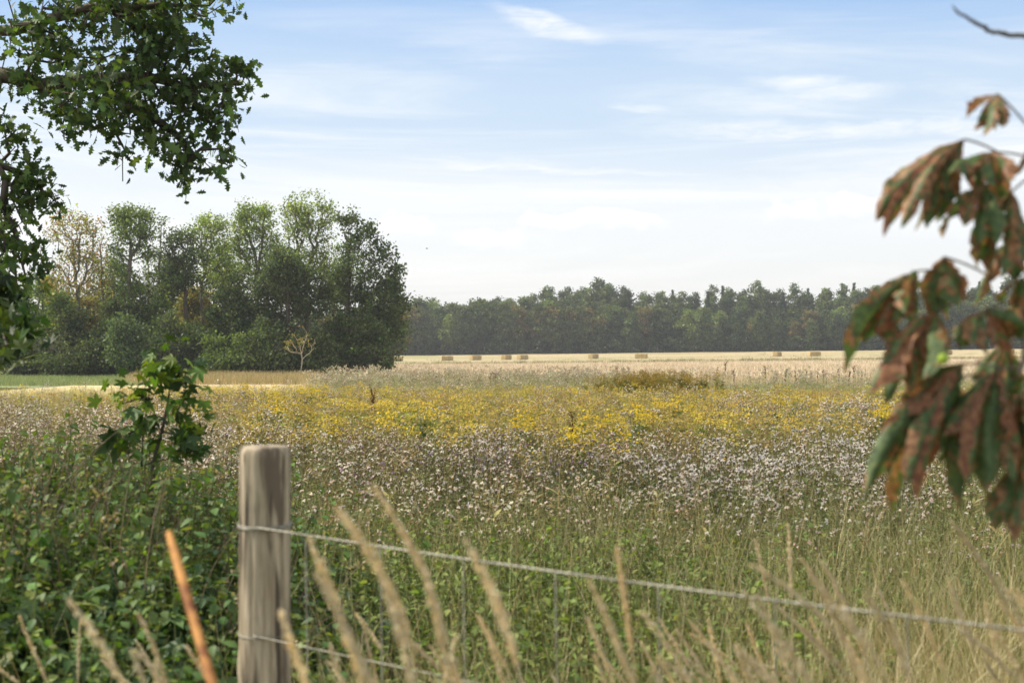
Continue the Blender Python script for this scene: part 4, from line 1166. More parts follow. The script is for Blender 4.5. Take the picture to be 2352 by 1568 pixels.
def thistle_tm(seed, H=0.8, heads=26, white=0.6, fcol=('#e4dcd6', '#ece5df', '#d4cac2'), leafy=1.0, leafc=('#7f8a62', '#707e55', '#8f9670'), purple=0.0, hs=0.011, stemc='#7a7a58', split=False):
    rng = np.random.default_rng(seed)
    s = Acc(); f = Acc()
    T = np.array([v3(0.03 * math.sin(u * 2 + seed), 0.03 * math.cos(u * 2.3 + seed) - .03, u * H) for u in np.linspace(0, 1, 6)])
    tube(s, T, np.linspace(.004, .0018, 6), hexlin(stemc), 3)
    nl = int(26 * leafy)
    if nl:
        u = rng.uniform(.12, .85, nl); P = np.stack([np.interp(u, np.linspace(0, 1, 6), T[:, k]) for k in range(3)], -1)
        a = rng.random(nl) * 6.28
        rosette(s, P, np.stack([np.cos(a), np.sin(a), rng.uniform(.1, .7, nl)], -1), .075, hx(*leafc), rng)
    nb = 7; hp = []
    for b_ in range(nb):
        u0 = rng.uniform(.55, .95); p0 = v3(*[np.interp(u0, np.linspace(0, 1, 6), T[:, k]) for k in range(3)])
        a = rng.random() * 6.28; L = rng.uniform(.08, .2)
        p1 = p0 + v3(math.cos(a) * L * .7, math.sin(a) * L * .7, L * rng.uniform(.7, 1.1))
        p1[2] = min(p1[2], H * rng.uniform(.93, 1.08))
        tube(s, [p0, (p0 + p1) / 2 + v3(0, 0, -.01), p1], [.0016, .0013, .001], hexlin(stemc), 3)
        for _ in range(max(1, heads // nb)):
            hp.append(p1 + rng.normal(size=3) * [.028, .028, .022])
    hp = np.array(hp); n = len(hp)
    up = norm(np.tile([0, 0, 1.0], (n, 1)) + rng.normal(size=(n, 3)) * .5)
    x = norm(np.cross(up, rng.normal(size=(n, 3)))); M = np.stack([x, np.cross(up, x), up], -1)
    f.place(BUD, hp, M * hs * .75, leaf_cols(n, hx('#8a7858', '#98855f', '#786d50', '#858a5a'), rng, .2))
    k = rng.random(n) < white
    for j in range(4):
        m_ = k & (np.arange(n) % 4 == j)
        pc_ = hx('#a28fae', '#93819e') if purple else hx(*fcol)
        f.place(FLUFF[j], hp[m_] + up[m_] * hs * .5, M[m_] * (hs * rng.uniform(.9, 1.5, m_.sum()))[:, None, None], leaf_cols(int(m_.sum()), pc_, rng, .07))
    if split: return s, f
    a = Acc()
    for z in (s, f):
        V, C, Tt, Q = z.arr(); a.add(V, C, Tt, Q)
    return a.tm()
def ragwort_tm(seed, H=0.8, col=('#e3c21c', '#edd02c', '#d4ae1a'), leafc=('#66763a', '#75853f', '#586a34'), stemc='#8a8a42', nf=60, split=False, leafn=40):
    rng = np.random.default_rng(seed); s = Acc(); f = Acc()
    T = np.array([v3(0.02 * math.sin(u * 3 + seed), .02 * math.cos(u * 2 + seed) - .02, u * H * .8) for u in np.linspace(0, 1, 5)])
    tube(s, T, np.linspace(.004, .002, 5), hexlin(stemc), 3)
    u = rng.uniform(.1, .95, leafn); P = np.stack([np.interp(u, np.linspace(0, 1, 5), T[:, k]) for k in range(3)], -1)
    a = rng.random(leafn) * 6.28
    rosette(s, P, np.stack([np.cos(a), np.sin(a), rng.uniform(0, 1, leafn)], -1), .07, hx(*leafc), rng, OVATE)
    pts = []
    for b_ in range(9):
        u0 = rng.uniform(.55, 1); p0 = v3(*[np.interp(u0, np.linspace(0, 1, 5), T[:, k]) for k in range(3)])
        a = rng.random() * 6.28; r = rng.uniform(.02, .13)
        p1 = v3(p0[0] + math.cos(a) * r, p0[1] + math.sin(a) * r, H * (1 - .9 * r) * rng.uniform(.93, 1.02))
        tube(s, [p0, (p0 + p1) / 2 + v3(math.cos(a) * .02, math.sin(a) * .02, -.02), p1], [.0018, .0014, .001], hexlin(stemc), 3)
        m_ = nf // 9
        q = p1 + rng.normal(size=(m_, 3)) * [.026, .026, .007]; pts.append(q)
    pts = np.concatenate(pts); n = len(pts)
    up = norm(np.tile([0, 0, 1.0], (n, 1)) + rng.normal(size=(n, 3)) * .45)
    x = norm(np.cross(up, rng.normal(size=(n, 3)))); M = np.stack([x, np.cross(up, x), up], -1)
    disc = Acc(); disc.add([(math.cos(t), math.sin(t), 0.15 * (i % 2)) for i, t in enumerate(np.arange(6) * math.pi / 3)] + [(0, 0, -.5)], (1, 1, 1), t=[(i, (i + 1) % 6, 6) for i in range(6)])
    f.place(disc.tm(), pts, M * (.0085 * rng.uniform(.8, 1.4, n))[:, None, None], leaf_cols(n, hx(*col), rng, .1))
    if split: return s, f
    a = Acc()
    for z in (s, f):
        V, C, Tt, Q = z.arr(); a.add(V, C, Tt, Q)
    return a.tm()
def tuft_tm(seed, n=26, H=.55, w=.0022, cols=('#b7a878', '#9a9058', '#7f8048'), spread=.12, bend=.5, fold=3):
    rng = np.random.default_rng(seed); a = Acc()
    for i in range(n):
        an = rng.random() * 6.28; h = H * rng.uniform(.5, 1.1); b_ = bend * rng.uniform(.2, 1.2)
        p0 = v3(rng.normal() * spread * .4, rng.normal() * spread * .4, 0)
        d = v3(math.cos(an), math.sin(an), 0)
        pts = [p0 + d * (b_ * h * u * u * .7) + v3(0, 0, h * (u - .25 * b_ * u * u)) for u in np.linspace(0, 1, fold + 1)]
        blade(a, pts, np.linspace(w, w * .25, fold + 1), leaf_cols(1, hx(*cols), rng, .2)[0], rng.normal(size=3))
    return a.tm()
def herb_tm(seed, H=.7, n=90, size=.038, tm=OVATE, cols=('#5b7a35', '#4d6b30', '#6c8a3e'), stems=4, droop=-.2, spread=.16):
    rng = np.random.default_rng(seed); a = Acc()
    for k in range(stems):
        b0 = v3(rng.normal() * spread * .5, rng.normal() * spread * .5, 0); t0 = b0 + v3(rng.normal() * spread, rng.normal() * spread, H * rng.uniform(.7, 1.08))
        T = np.array([b0 + (t0 - b0) * u + v3(0, 0, .0) for u in np.linspace(0, 1, 4)])
        tube(a, T, np.linspace(.003, .0012, 4), hexlin('#6f7a48'), 3)
        m_ = n // stems; u = rng.uniform(.15, 1, m_) ** .8
        P = b0 + (t0 - b0) * u[:, None]; an = rng.random(m_) * 6.28
        rosette(a, P, np.stack([np.cos(an), np.sin(an), rng.normal(size=m_) * .3 + droop], -1), size, hx(*cols), rng, tm)
    return a.tm()
def scatter(n, d0, d1, pxa=-60, pxb=2412, seed=0, dens=None, pw=1.0):
    """random ground points inside the wedge the view covers, uniform per square metre"""
    rng = np.random.default_rng(seed)
    u = rng.random(n); d = np.sqrt(d0 ** 2 + u * (d1 ** 2 - d0 ** 2))
    px = rng.uniform(pxa, pxb, n)
    x = (px - 1176) / FPX * d
    if dens is not None:
        k = rng.random(n) < dens(x, d, px); x, d, px = x[k], d[k], px[k]
    return x, d, px, rng
def put(acc, tms, x, y, rng, smin=.8, smax=1.15, tilt=.1, tint=.12, hs=1.0, zoff=0.0, lean=None, yel=.04):
    n = len(x)
    if n == 0: return
    P = np.stack([x, y, gz(x, y) + zoff], -1)
    M = yawtilt(n, tilt, rng, lean) * (rng.uniform(smin, smax, n) * hs)[:, None, None]
    C = np.exp(rng.normal(size=(n, 1)) * tint) * (1 + rng.normal(size=(n, 3)) * yel)
    w = rng.integers(0, len(tms), n)
    for i, t in enumerate(tms):
        k = w == i
        acc.place(t, P[k], M[k], C[k])
WHT = [thistle_tm(i, .78, 28, .7, hs=.0078) for i in range(4)]
BRT = [thistle_tm(10 + i, .8, 28, .5, hs=.0076, fcol=('#ddd2c6', '#e6dfd6', '#c9bba8'), leafc=('#a59f74', '#8f8e64', '#b0a684'), stemc='#aca07a') for i in range(4)]
GRT = [thistle_tm(20 + i, .75, 12, .4, leafy=2.0, leafc=('#76805a', '#68754c', '#848c66'), hs=.008) for i in range(3)]
PUT_ = [thistle_tm(30 + i, .78, 8, .6, purple=1, hs=.009) for i in range(2)]
RAG = [ragwort_tm(i, .8, nf=36, col=('#dcc652', '#e2cf62', '#d0b94e'), leafc=('#8f9a50', '#9aa455', '#7f8c48'), stemc='#aaa85c') for i in range(4)]
RAGM = [ragwort_tm(10 + i, .78, nf=30, col=('#cdb860', '#d6be5c', '#bf9f55', '#dcc65e', '#b3a468'), leafc=('#a8a360', '#b0a55e', '#96965a', '#8f9c54'), stemc='#b8ac6c') for i in range(4)]
RAGB = [ragwort_tm(20 + i, .74, nf=36, col=('#b59a6a', '#a68a5c', '#c2a878'), leafc=('#a89c68', '#9a8f60'), stemc='#aa9868') for i in range(2)]
TUFT = [tuft_tm(i, 24, .55, .0018, ('#d2c79e', '#bcb280', '#a09f64', '#c8b488')) for i in range(4)]
TUFTG = [tuft_tm(10 + i, 24, .5, .003, ('#6d8a42', '#5c7a38', '#84974f')) for i in range(3)]
TUFTT = [tuft_tm(20 + i, 30, .7, .0022, ('#d2c6a0', '#c2b68c', '#aca273', '#8f9060'), bend=.7) for i in range(4)]
NET = [herb_tm(i, .72, 100, (.028, .024, .03, .028)[i], (OVATE, OVATE, LANCE, LANCE)[i], ('#6d8044', '#5f743e', '#7f8f50', '#8a9654')) for i in range(4)]
NETD = [herb_tm(10 + i, .8, 130, (.026, .034, .03, .045)[i], (OVATE, LANCE, OVATE, MAPLE)[i], ('#607a3e', '#54703a', '#7a8c4a', '#486238', '#859048') if i != 3 else ('#48623a', '#557040', '#3f5634'), stems=5) for i in range(4)]
MUG = [herb_tm(20 + i, .75, 150, .032, LANCE, ('#7c895e', '#6f7b54', '#8c946a', '#748454'), stems=4, droop=.4) for i in range(3)]

def zoneA(px, d):   # picture height of the plants' canopy at this distance
    return 795 + .78 * FPX / d
# --- general green-brown infill
acc = Acc()
x, y, px, rg = scatter(9000, 6.2, 34, seed=1)
put(acc, TUFT, x, y, rg, .9, 1.5)
x, y, px, rg = scatter(2600, 5.2, 14, seed=2)
put(acc, TUFTG, x, y, rg, .8, 1.3)
x, y, px, rg = scatter(3600, 30, 52, seed=3, dens=lambda x, d, px: np.where(px < 700, 0.25, 1.0))
put(acc, TUFT + TUFTG, x, y, rg, .8, 1.2)
tag(acc.obj('meadow_grass', M_herb), 'grass growing between the thistles and ragwort of the meadow', 'grass', kind='stuff')

# --- thistles gone to seed
def dn_white(x, d, px):
    n = fnoise(x, d, .35, 1); yy = zoneA(px, d)
    a_ = smooth(px, 1250, 1650) * smooth(yy, 960, 1020) * (1 - smooth(yy, 1120, 1190))
    b_ = smooth(px, 1450, 1750) * smooth(yy, 905, 930) * (1 - smooth(yy, 950, 980)) * .8
    c_ = (1 - smooth(px, 380, 560)) * smooth(yy, 915, 935) * .75
    s_ = .10 * (n > .5)
    return np.clip((a_ + b_ + c_) * smooth(n, .34, .6) * 1.2 + s_, 0, 1)
def dn_brown(x, d, px):
    n = fnoise(x, d, .4, 5); yy = zoneA(px, d)
    a_ = smooth(px, 430, 640) * (1 - smooth(px, 1500, 1750)) * smooth(yy, 985, 1040) * (1 - smooth(yy, 1130, 1180))
    c_ = (1 - smooth(px, 450, 620)) * smooth(yy, 930, 960) * .6
    return np.clip((a_ + c_) * smooth(n, .3, .55) + .12, 0, 1)
acc = Acc()
x, y, px, rg = scatter(5200, 6.4, 34, seed=4, dens=dn_white); put(acc, WHT, x, y, rg, .85, 1.15)
print('white', len(x))
x, y, px, rg = scatter(7000, 6.4, 26, seed=5, dens=dn_brown); put(acc, BRT, x, y, rg, .85, 1.12)
print('brown', len(x))
x, y, px, rg = scatter(1500, 5.8, 13, seed=6); put(acc, GRT, x, y, rg, .8, 1.1)
x, y, px, rg = scatter(40, 8, 12, 800, 1400, seed=7); put(acc, PUT_, x, y, rg, .95, 1.1)
# the taller grey-green band beyond the ragwort
x, y, px, rg = scatter(3400, 34, 47, 690, 2412, seed=8, dens=lambda x, d, px: np.clip(smooth(px, 690, 760) * (1 - .75 * smooth(px, 1350, 1500)) * (.5 + fnoise(x, d, .3, 2)), 0, 1))
put(acc, [thistle_tm(40 + i, 1.0, 20, .8, fcol=('#d8d2c4', '#c9c2ae'), leafy=1.6, leafc=('#a2a878', '#939c6c', '#b0b086'), stemc='#aaa67a', hs=.014) for i in range(3)], x, y, rg, .72, 1.16)
tag(acc.obj('thistle_drift', M_fluff), 'drift of creeping thistles gone to white and brown seed heads', 'thistles', kind='stuff')

# --- ragwort
def dn_rag(x, d, px):
    yy = zoneA(px, d); n = fnoise(x, d, .28, 9)
    lim = np.interp(px, [0, 450, 700, 1200, 1600, 2000, 2352], [930, 1000, 1040, 1045, 1035, 1000, 990])
    a_ = 1 - smooth(yy, lim - 60, lim + 10)
    side = np.interp(px, [0, 300, 470, 2000, 2352], [.2, .35, 1, .9, .5])
    return np.clip(a_ * side * (0.45 + n), 0, 1)
acc = Acc()
x, y, px, rg = scatter(4700, 9.5, 31, seed=10, dens=dn_rag)
n_ = fnoise(x, y, .6, 12)
b1 = n_ > .74; b2 = (n_ <= .74) & (n_ > .5); b3 = n_ <= .5
r_ = rg.random(len(x)); b1 = b1 | (r_ < .04); b2 = b2 & ~b1; b3 = b3 & ~b1
put(acc, RAG, x[b1], y[b1], rg, .85, 1.2); put(acc, RAGM, x[b2], y[b2], rg, .8, 1.15, tint=.16); put(acc, RAGB + RAGM[:1], x[b3], y[b3], rg, .8, 1.1)
# goldenrod-like clump beyond, right of centre
x, y, px, rg = scatter(900, 29, 38, 1340, 1700, seed=11, dens=lambda x, d, px: np.exp(-((px - 1510) / 95.) ** 2) * (fnoise(x, d, .5, 4) > .38)); put(acc, [ragwort_tm(50 + i, 1.05, col=('#8f7a34', '#a0843a'), leafc=('#7d7a3a', '#8d7d3c', '#6b6d34'), leafn=70) for i in range(2)], x, y, rg, .5, 1.15)
tag(acc.obj('ragwort_drift', M_fluff), 'drift of yellow and fading mustard ragwort across the meadow', 'ragwort', kind='stuff')
print('rag', acc.n)

# --- green herbs in front
acc = Acc()
x, y, px, rg = scatter(1500, 5.0, 9.0, 600, 2412, seed=12); put(acc, MUG, x, y, rg, .7, 1.0)
x, y, px, rg = scatter(1500, 3.4, 6.2, 560, 1900, seed=13, dens=lambda x, d, px: np.where(px > 1500, .45, 1)); put(acc, NET, x, y, rg, .8, 1.1)
tag(acc.obj('nettle_bed', M_herb), 'green nettles and mugwort between the fence and the thistles', 'nettles', kind='stuff')
# --- bramble bank, rising to the left
def bank_h(px): return np.interp(px, [-60, 250, 480, 600, 760, 1000], [1.16, 1.08, .95, .88, .85, .8])
acc = Acc()
x, y, px, rg = scatter(2600, 3.0, 6.4, -80, 640, seed=14)
P = bank_h(px) * np.interp(y, [3, 4.2, 6.4], [.80, .98, .94])
n = len(x); M = yawtilt(n, .1, rg) * (P / .8 * rg.uniform(.8, 1.05, n) * (.82 + .32 * fnoise(x, y, 1.6, 8)))[:, None, None]
C = np.exp(rg.normal(size=(n, 1)) * .15) * (1 + rg.normal(size=(n, 3)) * .05)
w = rg.integers(0, 4, n)
for i, t in enumerate(NETD): acc.place(t, np.stack([x, y, gz(x, y)], -1)[w == i], M[w == i], C[w == i])
# arching bare bramble canes and brown seed stems
for k in range(330):
    pxx = rg.uniform(-60, 650); d = rg.uniform(3.6, 6.2); b0 = v3((pxx - 1176) / FPX * d, d, 0)
    h = bank_h(pxx) * rg.uniform(.9, 1.13); an = rg.random() * 6.28; L = rg.uniform(.05, .45)
    pts = [b0 + v3(math.cos(an) * L * u * u, math.sin(an) * L * u * u, h * (1.6 * u - .6 * u * u)) for u in np.linspace(0, 1, 8)]
    c = hx('#8d7e66', '#7a6a58', '#a09078', '#6f5a4a')[rg.integers(0, 4)]
    tube(acc, pts, np.linspace(.0022, .0008, 8), c, 4)
    if rg.random() < .10:
        q = np.array(pts[4:]); q = np.repeat(q, 14, 0) + rg.normal(size=(len(q) * 14, 3)) * .018
        acc.place(SIMPLE, q, frames(rg.normal(size=q.shape)) * .014, leaf_cols(len(q), hx('#a09078', '#b0a085', '#857462'), rg, .2))
tag(acc.obj('bramble_bank', M_leaf), 'dark green bank of brambles and nettles in the lower left', 'brambles', kind='stuff')

# --- dry grass by the fence and lower right
acc = Acc()
x, y, px, rg = scatter(2300, 3.0, 5.7, 1250, 2420, seed=15, dens=lambda x, d, px: np.clip(smooth(px, 1250, 1950) + .05, 0, 1))
put(acc, TUFTT[:2] + TUFT[:3] + TUFTG, x, y, rg, .7, 1.1, tilt=.2, lean=v3(-.1, 0, 0))
x, y, px, rg = scatter(560, 1.9, 3.6, -40, 2420, seed=16, dens=lambda x, d, px: np.interp(px, [0, 500, 1200, 2000], [.35, .3, .5, 1]))
put(acc, TUFTT + TUFTG[:1], x, y, rg, .9, 1.3, tilt=.25, lean=v3(-.2, 0, 0))
tag(acc.obj('dry_grass', M_dry), 'tangled straw-coloured grass along the fence and lower right', 'grass', kind='stuff')

acc = Acc()
THIN_T = [tuft_tm(120 + i, 9, .95, .0013, ('#dccfa8', '#cdbd92', '#b9a97c', '#a39a66', '#8f9158'), spread=.3, bend=.45, fold=4) for i in range(4)]
x, y, px, rg = scatter(2600, 2.4, 7.0, -60, 2420, seed=31, dens=lambda x, d, px: np.interp(px, [0, 700, 1400, 2000], [.55, .6, .8, 1]))
put(acc, THIN_T, x, y, rg, .75, 1.12, tilt=.22, lean=v3(-.12, 0, 0))
tag(acc.obj('wispy_grass', M_dry), 'thin tan grass blades rising through the nettles and brambles', 'grass', kind='stuff')
# --- beyond: rough edge, stubble texture, tan verge
acc = Acc()
x, y, px, rg = scatter(5200, 45, 84, 700, 2420, seed=17)
put(acc, [tuft_tm(60 + i, 20, .5, .006, ('#d8c9ac', '#c9b998', '#b8a886'), spread=.5, bend=.5, fold=2) for i in range(3)], x, y, rg, .6, 1.1)
x, y, px, rg = scatter(1400, 42, 60, 1350, 2420, seed=18, dens=lambda x, d, px: .5 + .5 * (fnoise(x, d, .12, 3) > .5))
put(acc, [tuft_tm(64 + i, 22, .6, .006, ('#8d9a60', '#9aa06a', '#7c8a50'), spread=.4, bend=.5, fold=2) for i in range(2)], x, y, rg, .7, 1.1)
tag(acc.obj('field_edge_grass', M_dry), 'pale seeding grass along the edge of the crop field', 'grass', kind='stuff')
acc = Acc()
x, y, px, rg = scatter(9000, 80, 218, 860, 2420, seed=19)
k = (x > -20)
put(acc, [tuft_tm(70 + i, 14, .45, .016, ('#dccdb6', '#cfbfa4', '#c0af94'), spread=1.2, bend=.4, fold=1) for i in range(3)], x[k], y[k], rg, .7, 1.0)
tag(acc.obj('crop_stalks', M_dry), 'pale ripe stalks standing in the crop field', 'crop', kind='stuff')
acc = Acc()
x, y, px, rg = scatter(2600, 72, 92, 300, 730, seed=20)
put(acc, [tuft_tm(80 + i, 24, .6, .008, ('#b5a47e', '#b8a880', '#9c9068', '#8e9060'), spread=.8, bend=.5, fold=2) for i in range(3)], x, y, rg, .6, 1.1)
x, y, px, rg = scatter(2200, 70, 96, -60, 320, seed=21)
put(acc, [tuft_tm(84 + i, 20, .35, .012, ('#8b9c68', '#99a674', '#7d8f5c'), spread=1.0, bend=.5, fold=2) for i in range(3)], x, y, rg, .6, 1.0)
x, y, px, rg = scatter(900, 44, 70, 420, 720, seed=22)
put(acc, [tuft_tm(90 + i, 14, .2, .010, ('#ddd0a6', '#cfc08e'), spread=.8, bend=.5, fold=2) for i in range(2)], x, y, rg, .6, 1.0)
tag(acc.obj('verge_grass', M_dry), 'tan and green grass in front of the left grove', 'grass', kind='stuff')
# weedy tufts on the mown strip
acc = Acc()
x, y, px, rg = scatter(900, 219, 226, 860, 2420, seed=23)
put(acc, [tuft_tm(94 + i, 16, .6, .03, ('#857f50', '#9a8f5e', '#6f7446'), spread=1.5, bend=.5, fold=1) for i in range(2)], x, y, rg, .3, 1.0)
for cx_ in (1725, 1745, 1830, 1850, 2010, 1200, 1560):
    n_ = 5; xx_ = ((cx_ - 1176) / FPX * 222 + rg.normal(size=n_) * 1.2); yy_ = 222 + rg.normal(size=n_) * 1.5
    put(acc, [tuft_tm(93, 20, .9, .035, ('#7f8458', '#8d8f60', '#72784c'), spread=.9, bend=.5, fold=1)], xx_, yy_, rg, .5, 1.0)
x, y, px, rg = scatter(700, 226, 320, 860, 2420, seed=24, dens=lambda x, d, px: fnoise(x, d, .04, 6) > .55)
put(acc, [tuft_tm(96 + i, 16, .45, .04, ('#a3a56c', '#b5ab78', '#96a060'), spread=1.8, bend=.5, fold=1) for i in range(2)], x, y, rg, .4, 1.0)
tag(acc.obj('strip_weeds', M_dry), 'low weeds at the near edge of the mown strip', 'weeds', kind='stuff')

# ------------------------------------------------------------------ individual plants
def copy_tree(o):
    c = o.copy(); COL.objects.link(c)
    for ch in o.children:
        k_ = ch.copy(); COL.objects.link(k_); k_.parent = c
    return c
def proto(name, s, f, fname, matS, matF):
    r = empty(name, (0, 0, 0)); s.obj('stem', matS, r); f.obj(fname, matF, r); return r
def dock_acc(seed, H=1.0):
    rng = np.random.default_rng(seed); s = Acc(); f = Acc()
    T = np.array([v3(.05 * math.sin(u * 2 + seed), 0.03 * u, u * H) for u in np.linspace(0, 1, 8)])
    tube(s, T, np.linspace(.005, .002, 8), hexlin('#5a3d2a'), 4)
    pts = []
    for k in range(9):
        u0 = rng.uniform(.5, .95); p0 = v3(*[np.interp(u0, np.linspace(0, 1, 8), T[:, j]) for j in range(3)])
        a_ = rng.random() * 6.28; L = rng.uniform(.06, .16)
        p1 = p0 + v3(math.cos(a_) * L * .35, math.sin(a_) * L * .35, L)
        tube(s, [p0, p1], [.002, .001], hexlin('#5a3d2a'), 3)
        u = rng.random(26)[:, None]; pts.append(p0 + (p1 - p0) * u + rng.normal(size=(26, 3)) * .008)
    u = rng.uniform(.5, 1, 60); P = np.stack([np.interp(u, np.linspace(0, 1, 8), T[:, k]) for k in range(3)], -1) + rng.normal(size=(60, 3)) * .01
    pts = np.concatenate(pts + [P])
    f.place(SIMPLE, pts, frames(rng.normal(size=pts.shape)) * .018, leaf_cols(len(pts), hx('#5b3826', '#6e4630', '#4a2e22'), rng, .2))
    return s, f
used = set()
# standing dock stalks
docks = [(1330, 1010, 11.5, .28, 'dark brown dock stalk in the ragwort, right of centre, tallest one'), (862, 925, 18.5, .30, 'dark bent dock stalk at the back of the ragwort, left of centre')]
for k, (px_, py_, d_, sc_, lab) in enumerate(docks):
    s, f = dock_acc(k + 3, 1.0 if k == 0 else .95)
    x_ = (px_ - 1176) / FPX * d_
    ztop = EYE + (795 - (945 if k == 0 else 900)) / FPX * d_
    r = proto('dock_plant', s, f, 'seed_head', M_dry, M_dry); g_ = float(gz(x_, d_)); r.location = (x_, d_, g_); r.scale = [(ztop - g_) / 1.0] * 3 if k == 0 else [(ztop - g_) / .95] * 3
    tag(r, lab, 'dock plant')
s, f = dock_acc(9, 1.0); dp = proto('dock_plant', s, f, 'seed_head', M_dry, M_dry)
rg = np.random.default_rng(71)
dpx = [1290, 1300, 1318, 1350, 1395, 1412, 1425, 1440, 1480, 1640, 1655, 1690, 1730, 1760, 1785, 1800, 1830, 1850, 1862, 1880, 1893, 1905, 1930, 1942, 1950, 1960, 1975]
for i, px_ in enumerate(dpx):
    r = dp if i == 0 else copy_tree(dp)
    d_ = rg.uniform(44, 54); x_ = (px_ - 1176) / FPX * d_
    r.location = (x_, d_, float(gz(x_, d_))); r.scale = [rg.uniform(.95, 1.25) * (1.1 if px_ in (1412, 1655) else 1)] * 3; r.rotation_euler = (rg.normal() * .08, .12 + rg.normal() * .1, rg.random() * 6.28)
    tag(r, 'rust-brown dock stalk standing at the near edge of the pale field', 'dock plant', 'dock stalks along the field edge')
# thistles that stand out
protos = []
for i in range(3):
    s, f = thistle_tm(100 + i, .86, 34, .9, hs=.0085, split=True); protos.append(proto('thistle_plant', s, f, 'seed_crown', M_herb, M_fluff))
cl = [(1540, 7.9, 12), (1640, 8.6, 10), (1745, 8.0, 14), (1830, 8.6, 12), (1920, 9.2, 10), (1990, 8.4, 8), (1240, 21, 6), (1500, 24, 5), (1650, 22, 6), (1740, 21, 6), (1450, 14, 4), (600, 17, 4), (960, 20, 4), (30, 19, 4), (1100, 10, 5), (2090, 8.0, 8), (1880, 11.5, 8)]
first = True; used_p = set()
for (px_, d_, n_) in cl:
    for j in range(n_):
        i = int(rg.integers(0, 3)); r = protos[i] if i not in used_p else copy_tree(protos[i]); used_p.add(i)
        dd = d_ * (1 + rg.normal() * .05); x_ = (px_ + rg.normal() * 30 - 1176) / FPX * dd
        r.location = (x_, dd, float(gz(x_, dd))); r.scale = [rg.uniform(.9, 1.1)] * 3; r.rotation_euler = (rg.normal() * .1, rg.normal() * .1, rg.random() * 6.28)
        tag(r, 'thistle with fluffy white seed heads standing in a clump in the meadow', 'thistle', 'white-headed thistles in clumps')
# ragwort clumps that stand out
protos = []
for i in range(3):
    s, f = ragwort_tm(100 + i, .88, col=('#e0c63c', '#e6ce4c', '#d6ba38'), nf=60, split=True); protos.append(proto('ragwort_plant', s, f, 'blossom', M_herb, M_fluff))
cl = [(605, 23, 5), (630, 20, 4), (655, 18, 5), (710, 24, 5), (740, 26, 3), (720, 22, 3), (850, 26, 3), (1335, 10.8, 3), (1360, 10.5, 2), (1395, 13, 3), (1430, 13.5, 3), (1480, 15, 4), (1520, 18, 3), (1320, 27, 3), (900, 13.5, 2), (940, 12.8, 2), (980, 15, 2),
      (1180, 13, 3), (770, 12.5, 2), (2010, 15.5, 4), (2050, 15, 3), (1800, 17, 3), (465, 17, 2), (1080, 22, 3), (1250, 17, 2), (560, 25, 3), (1580, 18, 3)]
used_p = set()
for (px_, d_, n_) in cl:
    for j in range(n_):
        i = int(rg.integers(0, 3)); r = protos[i] if i not in used_p else copy_tree(protos[i]); used_p.add(i)
        dd = d_ * (1 + rg.normal() * .03); x_ = (px_ + rg.normal() * 24 - 1176) / FPX * dd
        r.location = (x_, dd, float(gz(x_, dd))); r.scale = [rg.uniform(.9, 1.12)] * 3; r.rotation_euler = (rg.normal() * .08, rg.normal() * .08, rg.random() * 6.28)
        tag(r, 'bright yellow ragwort standing out above the duller flowers of the meadow', 'ragwort', 'bright yellow ragwort plants')

# ------------------------------------------------------------------ grass stalks near the fence
def stalk(tip, base, d0, headlen, headw, col, seed, label, group, ctrl=.5, dens=1.0):
    rng = np.random.default_rng(seed)
    tp = at(tip[0], tip[1], d0)
    bs = np.array([(base[0] - 1176) / FPX * d0, d0 + rng.normal() * .05, 0.0])
    # follows the measured point, then on down to the ground
    m_ = at(base[0], base[1], d0)
    c1 = m_
    root = empty('grass_stalk', (m_[0] + (m_[0] - tp[0]) * .35, d0, 0.0)); org = np.array(root.location)
    u = np.linspace(0, 1, 26)[:, None]
    g0 = org
    c2 = tp + (m_ - tp) * 1.5; c3 = tp + (m_ - tp) * 3.2; c3[2] = max(c3[2], .35)
    g0 = np.array([c3[0] + (c3[0] - c2[0]) * .5, d0, 0.0]); root.location = tuple(g0); org = g0
    P = (1 - u) ** 3 * g0 + 3 * u * (1 - u) ** 2 * c3 + 3 * u * u * (1 - u) * c2 + u ** 3 * tp - org
    dr = rng.random() ** 2 * (.012 if seed < 300 else .045); uu_ = np.clip((u[:, 0] - .6) / .4, 0, 1) ** 2
    P[:, 2] -= dr * uu_; P[:, 0] += rng.normal() * (.006 if seed < 300 else .02) * uu_ - dr * .4 * uu_
    s = Acc(); tube(s, P, np.linspace(.0016, .0007, 26), hexlin(col), 5)
    s.obj('stem', M_dry, root, True)
    f = Acc()
    L = np.linalg.norm(np.diff(P, axis=0), axis=1); cum = np.concatenate([[0], np.cumsum(L)]); tot = cum[-1]
    n = int(420 * dens * headlen / .15)
    sd_ = tot - headlen * rng.random(n) ** .9
    Q = np.stack([np.interp(sd_, cum, P[:, k]) for k in range(3)], -1)
    t = norm(np.stack([np.interp(sd_, cum[:-1], np.diff(P, axis=0)[:, k]) for k in range(3)], -1))
    rel = (tot - sd_) / headlen
    loose = rng.random() < .4
    w = headw * (1.9 if loose else 1) * np.interp(rel, [0, .15, .5, .85, 1], [.25, .7, 1, .7, .2])
    if loose:
        kk = rng.random(n) < .6; Q, t, w, sd_ = Q[kk], t[kk], w[kk], sd_[kk]; n = int(kk.sum())
    off = norm(np.cross(t, rng.normal(size=(n, 3)))) * (w * rng.random(n) ** .7)[:, None]
    f.place(SIMPLE, Q + off, frames(t + off / headw * .35 + rng.normal(size=(n, 3)) * .08) * (.0068 * rng.uniform(.7, 1.3, n))[:, None, None], leaf_cols(n, hx(col, '#eee4ca', '#e2d6b6', '#d6c8a6'), rng, .12))
    f.obj('seed_head', M_dry, root)
    tag(root, label, 'grass stalk', group)
    return root
GS = 'tall dry grass stalks by the fence'
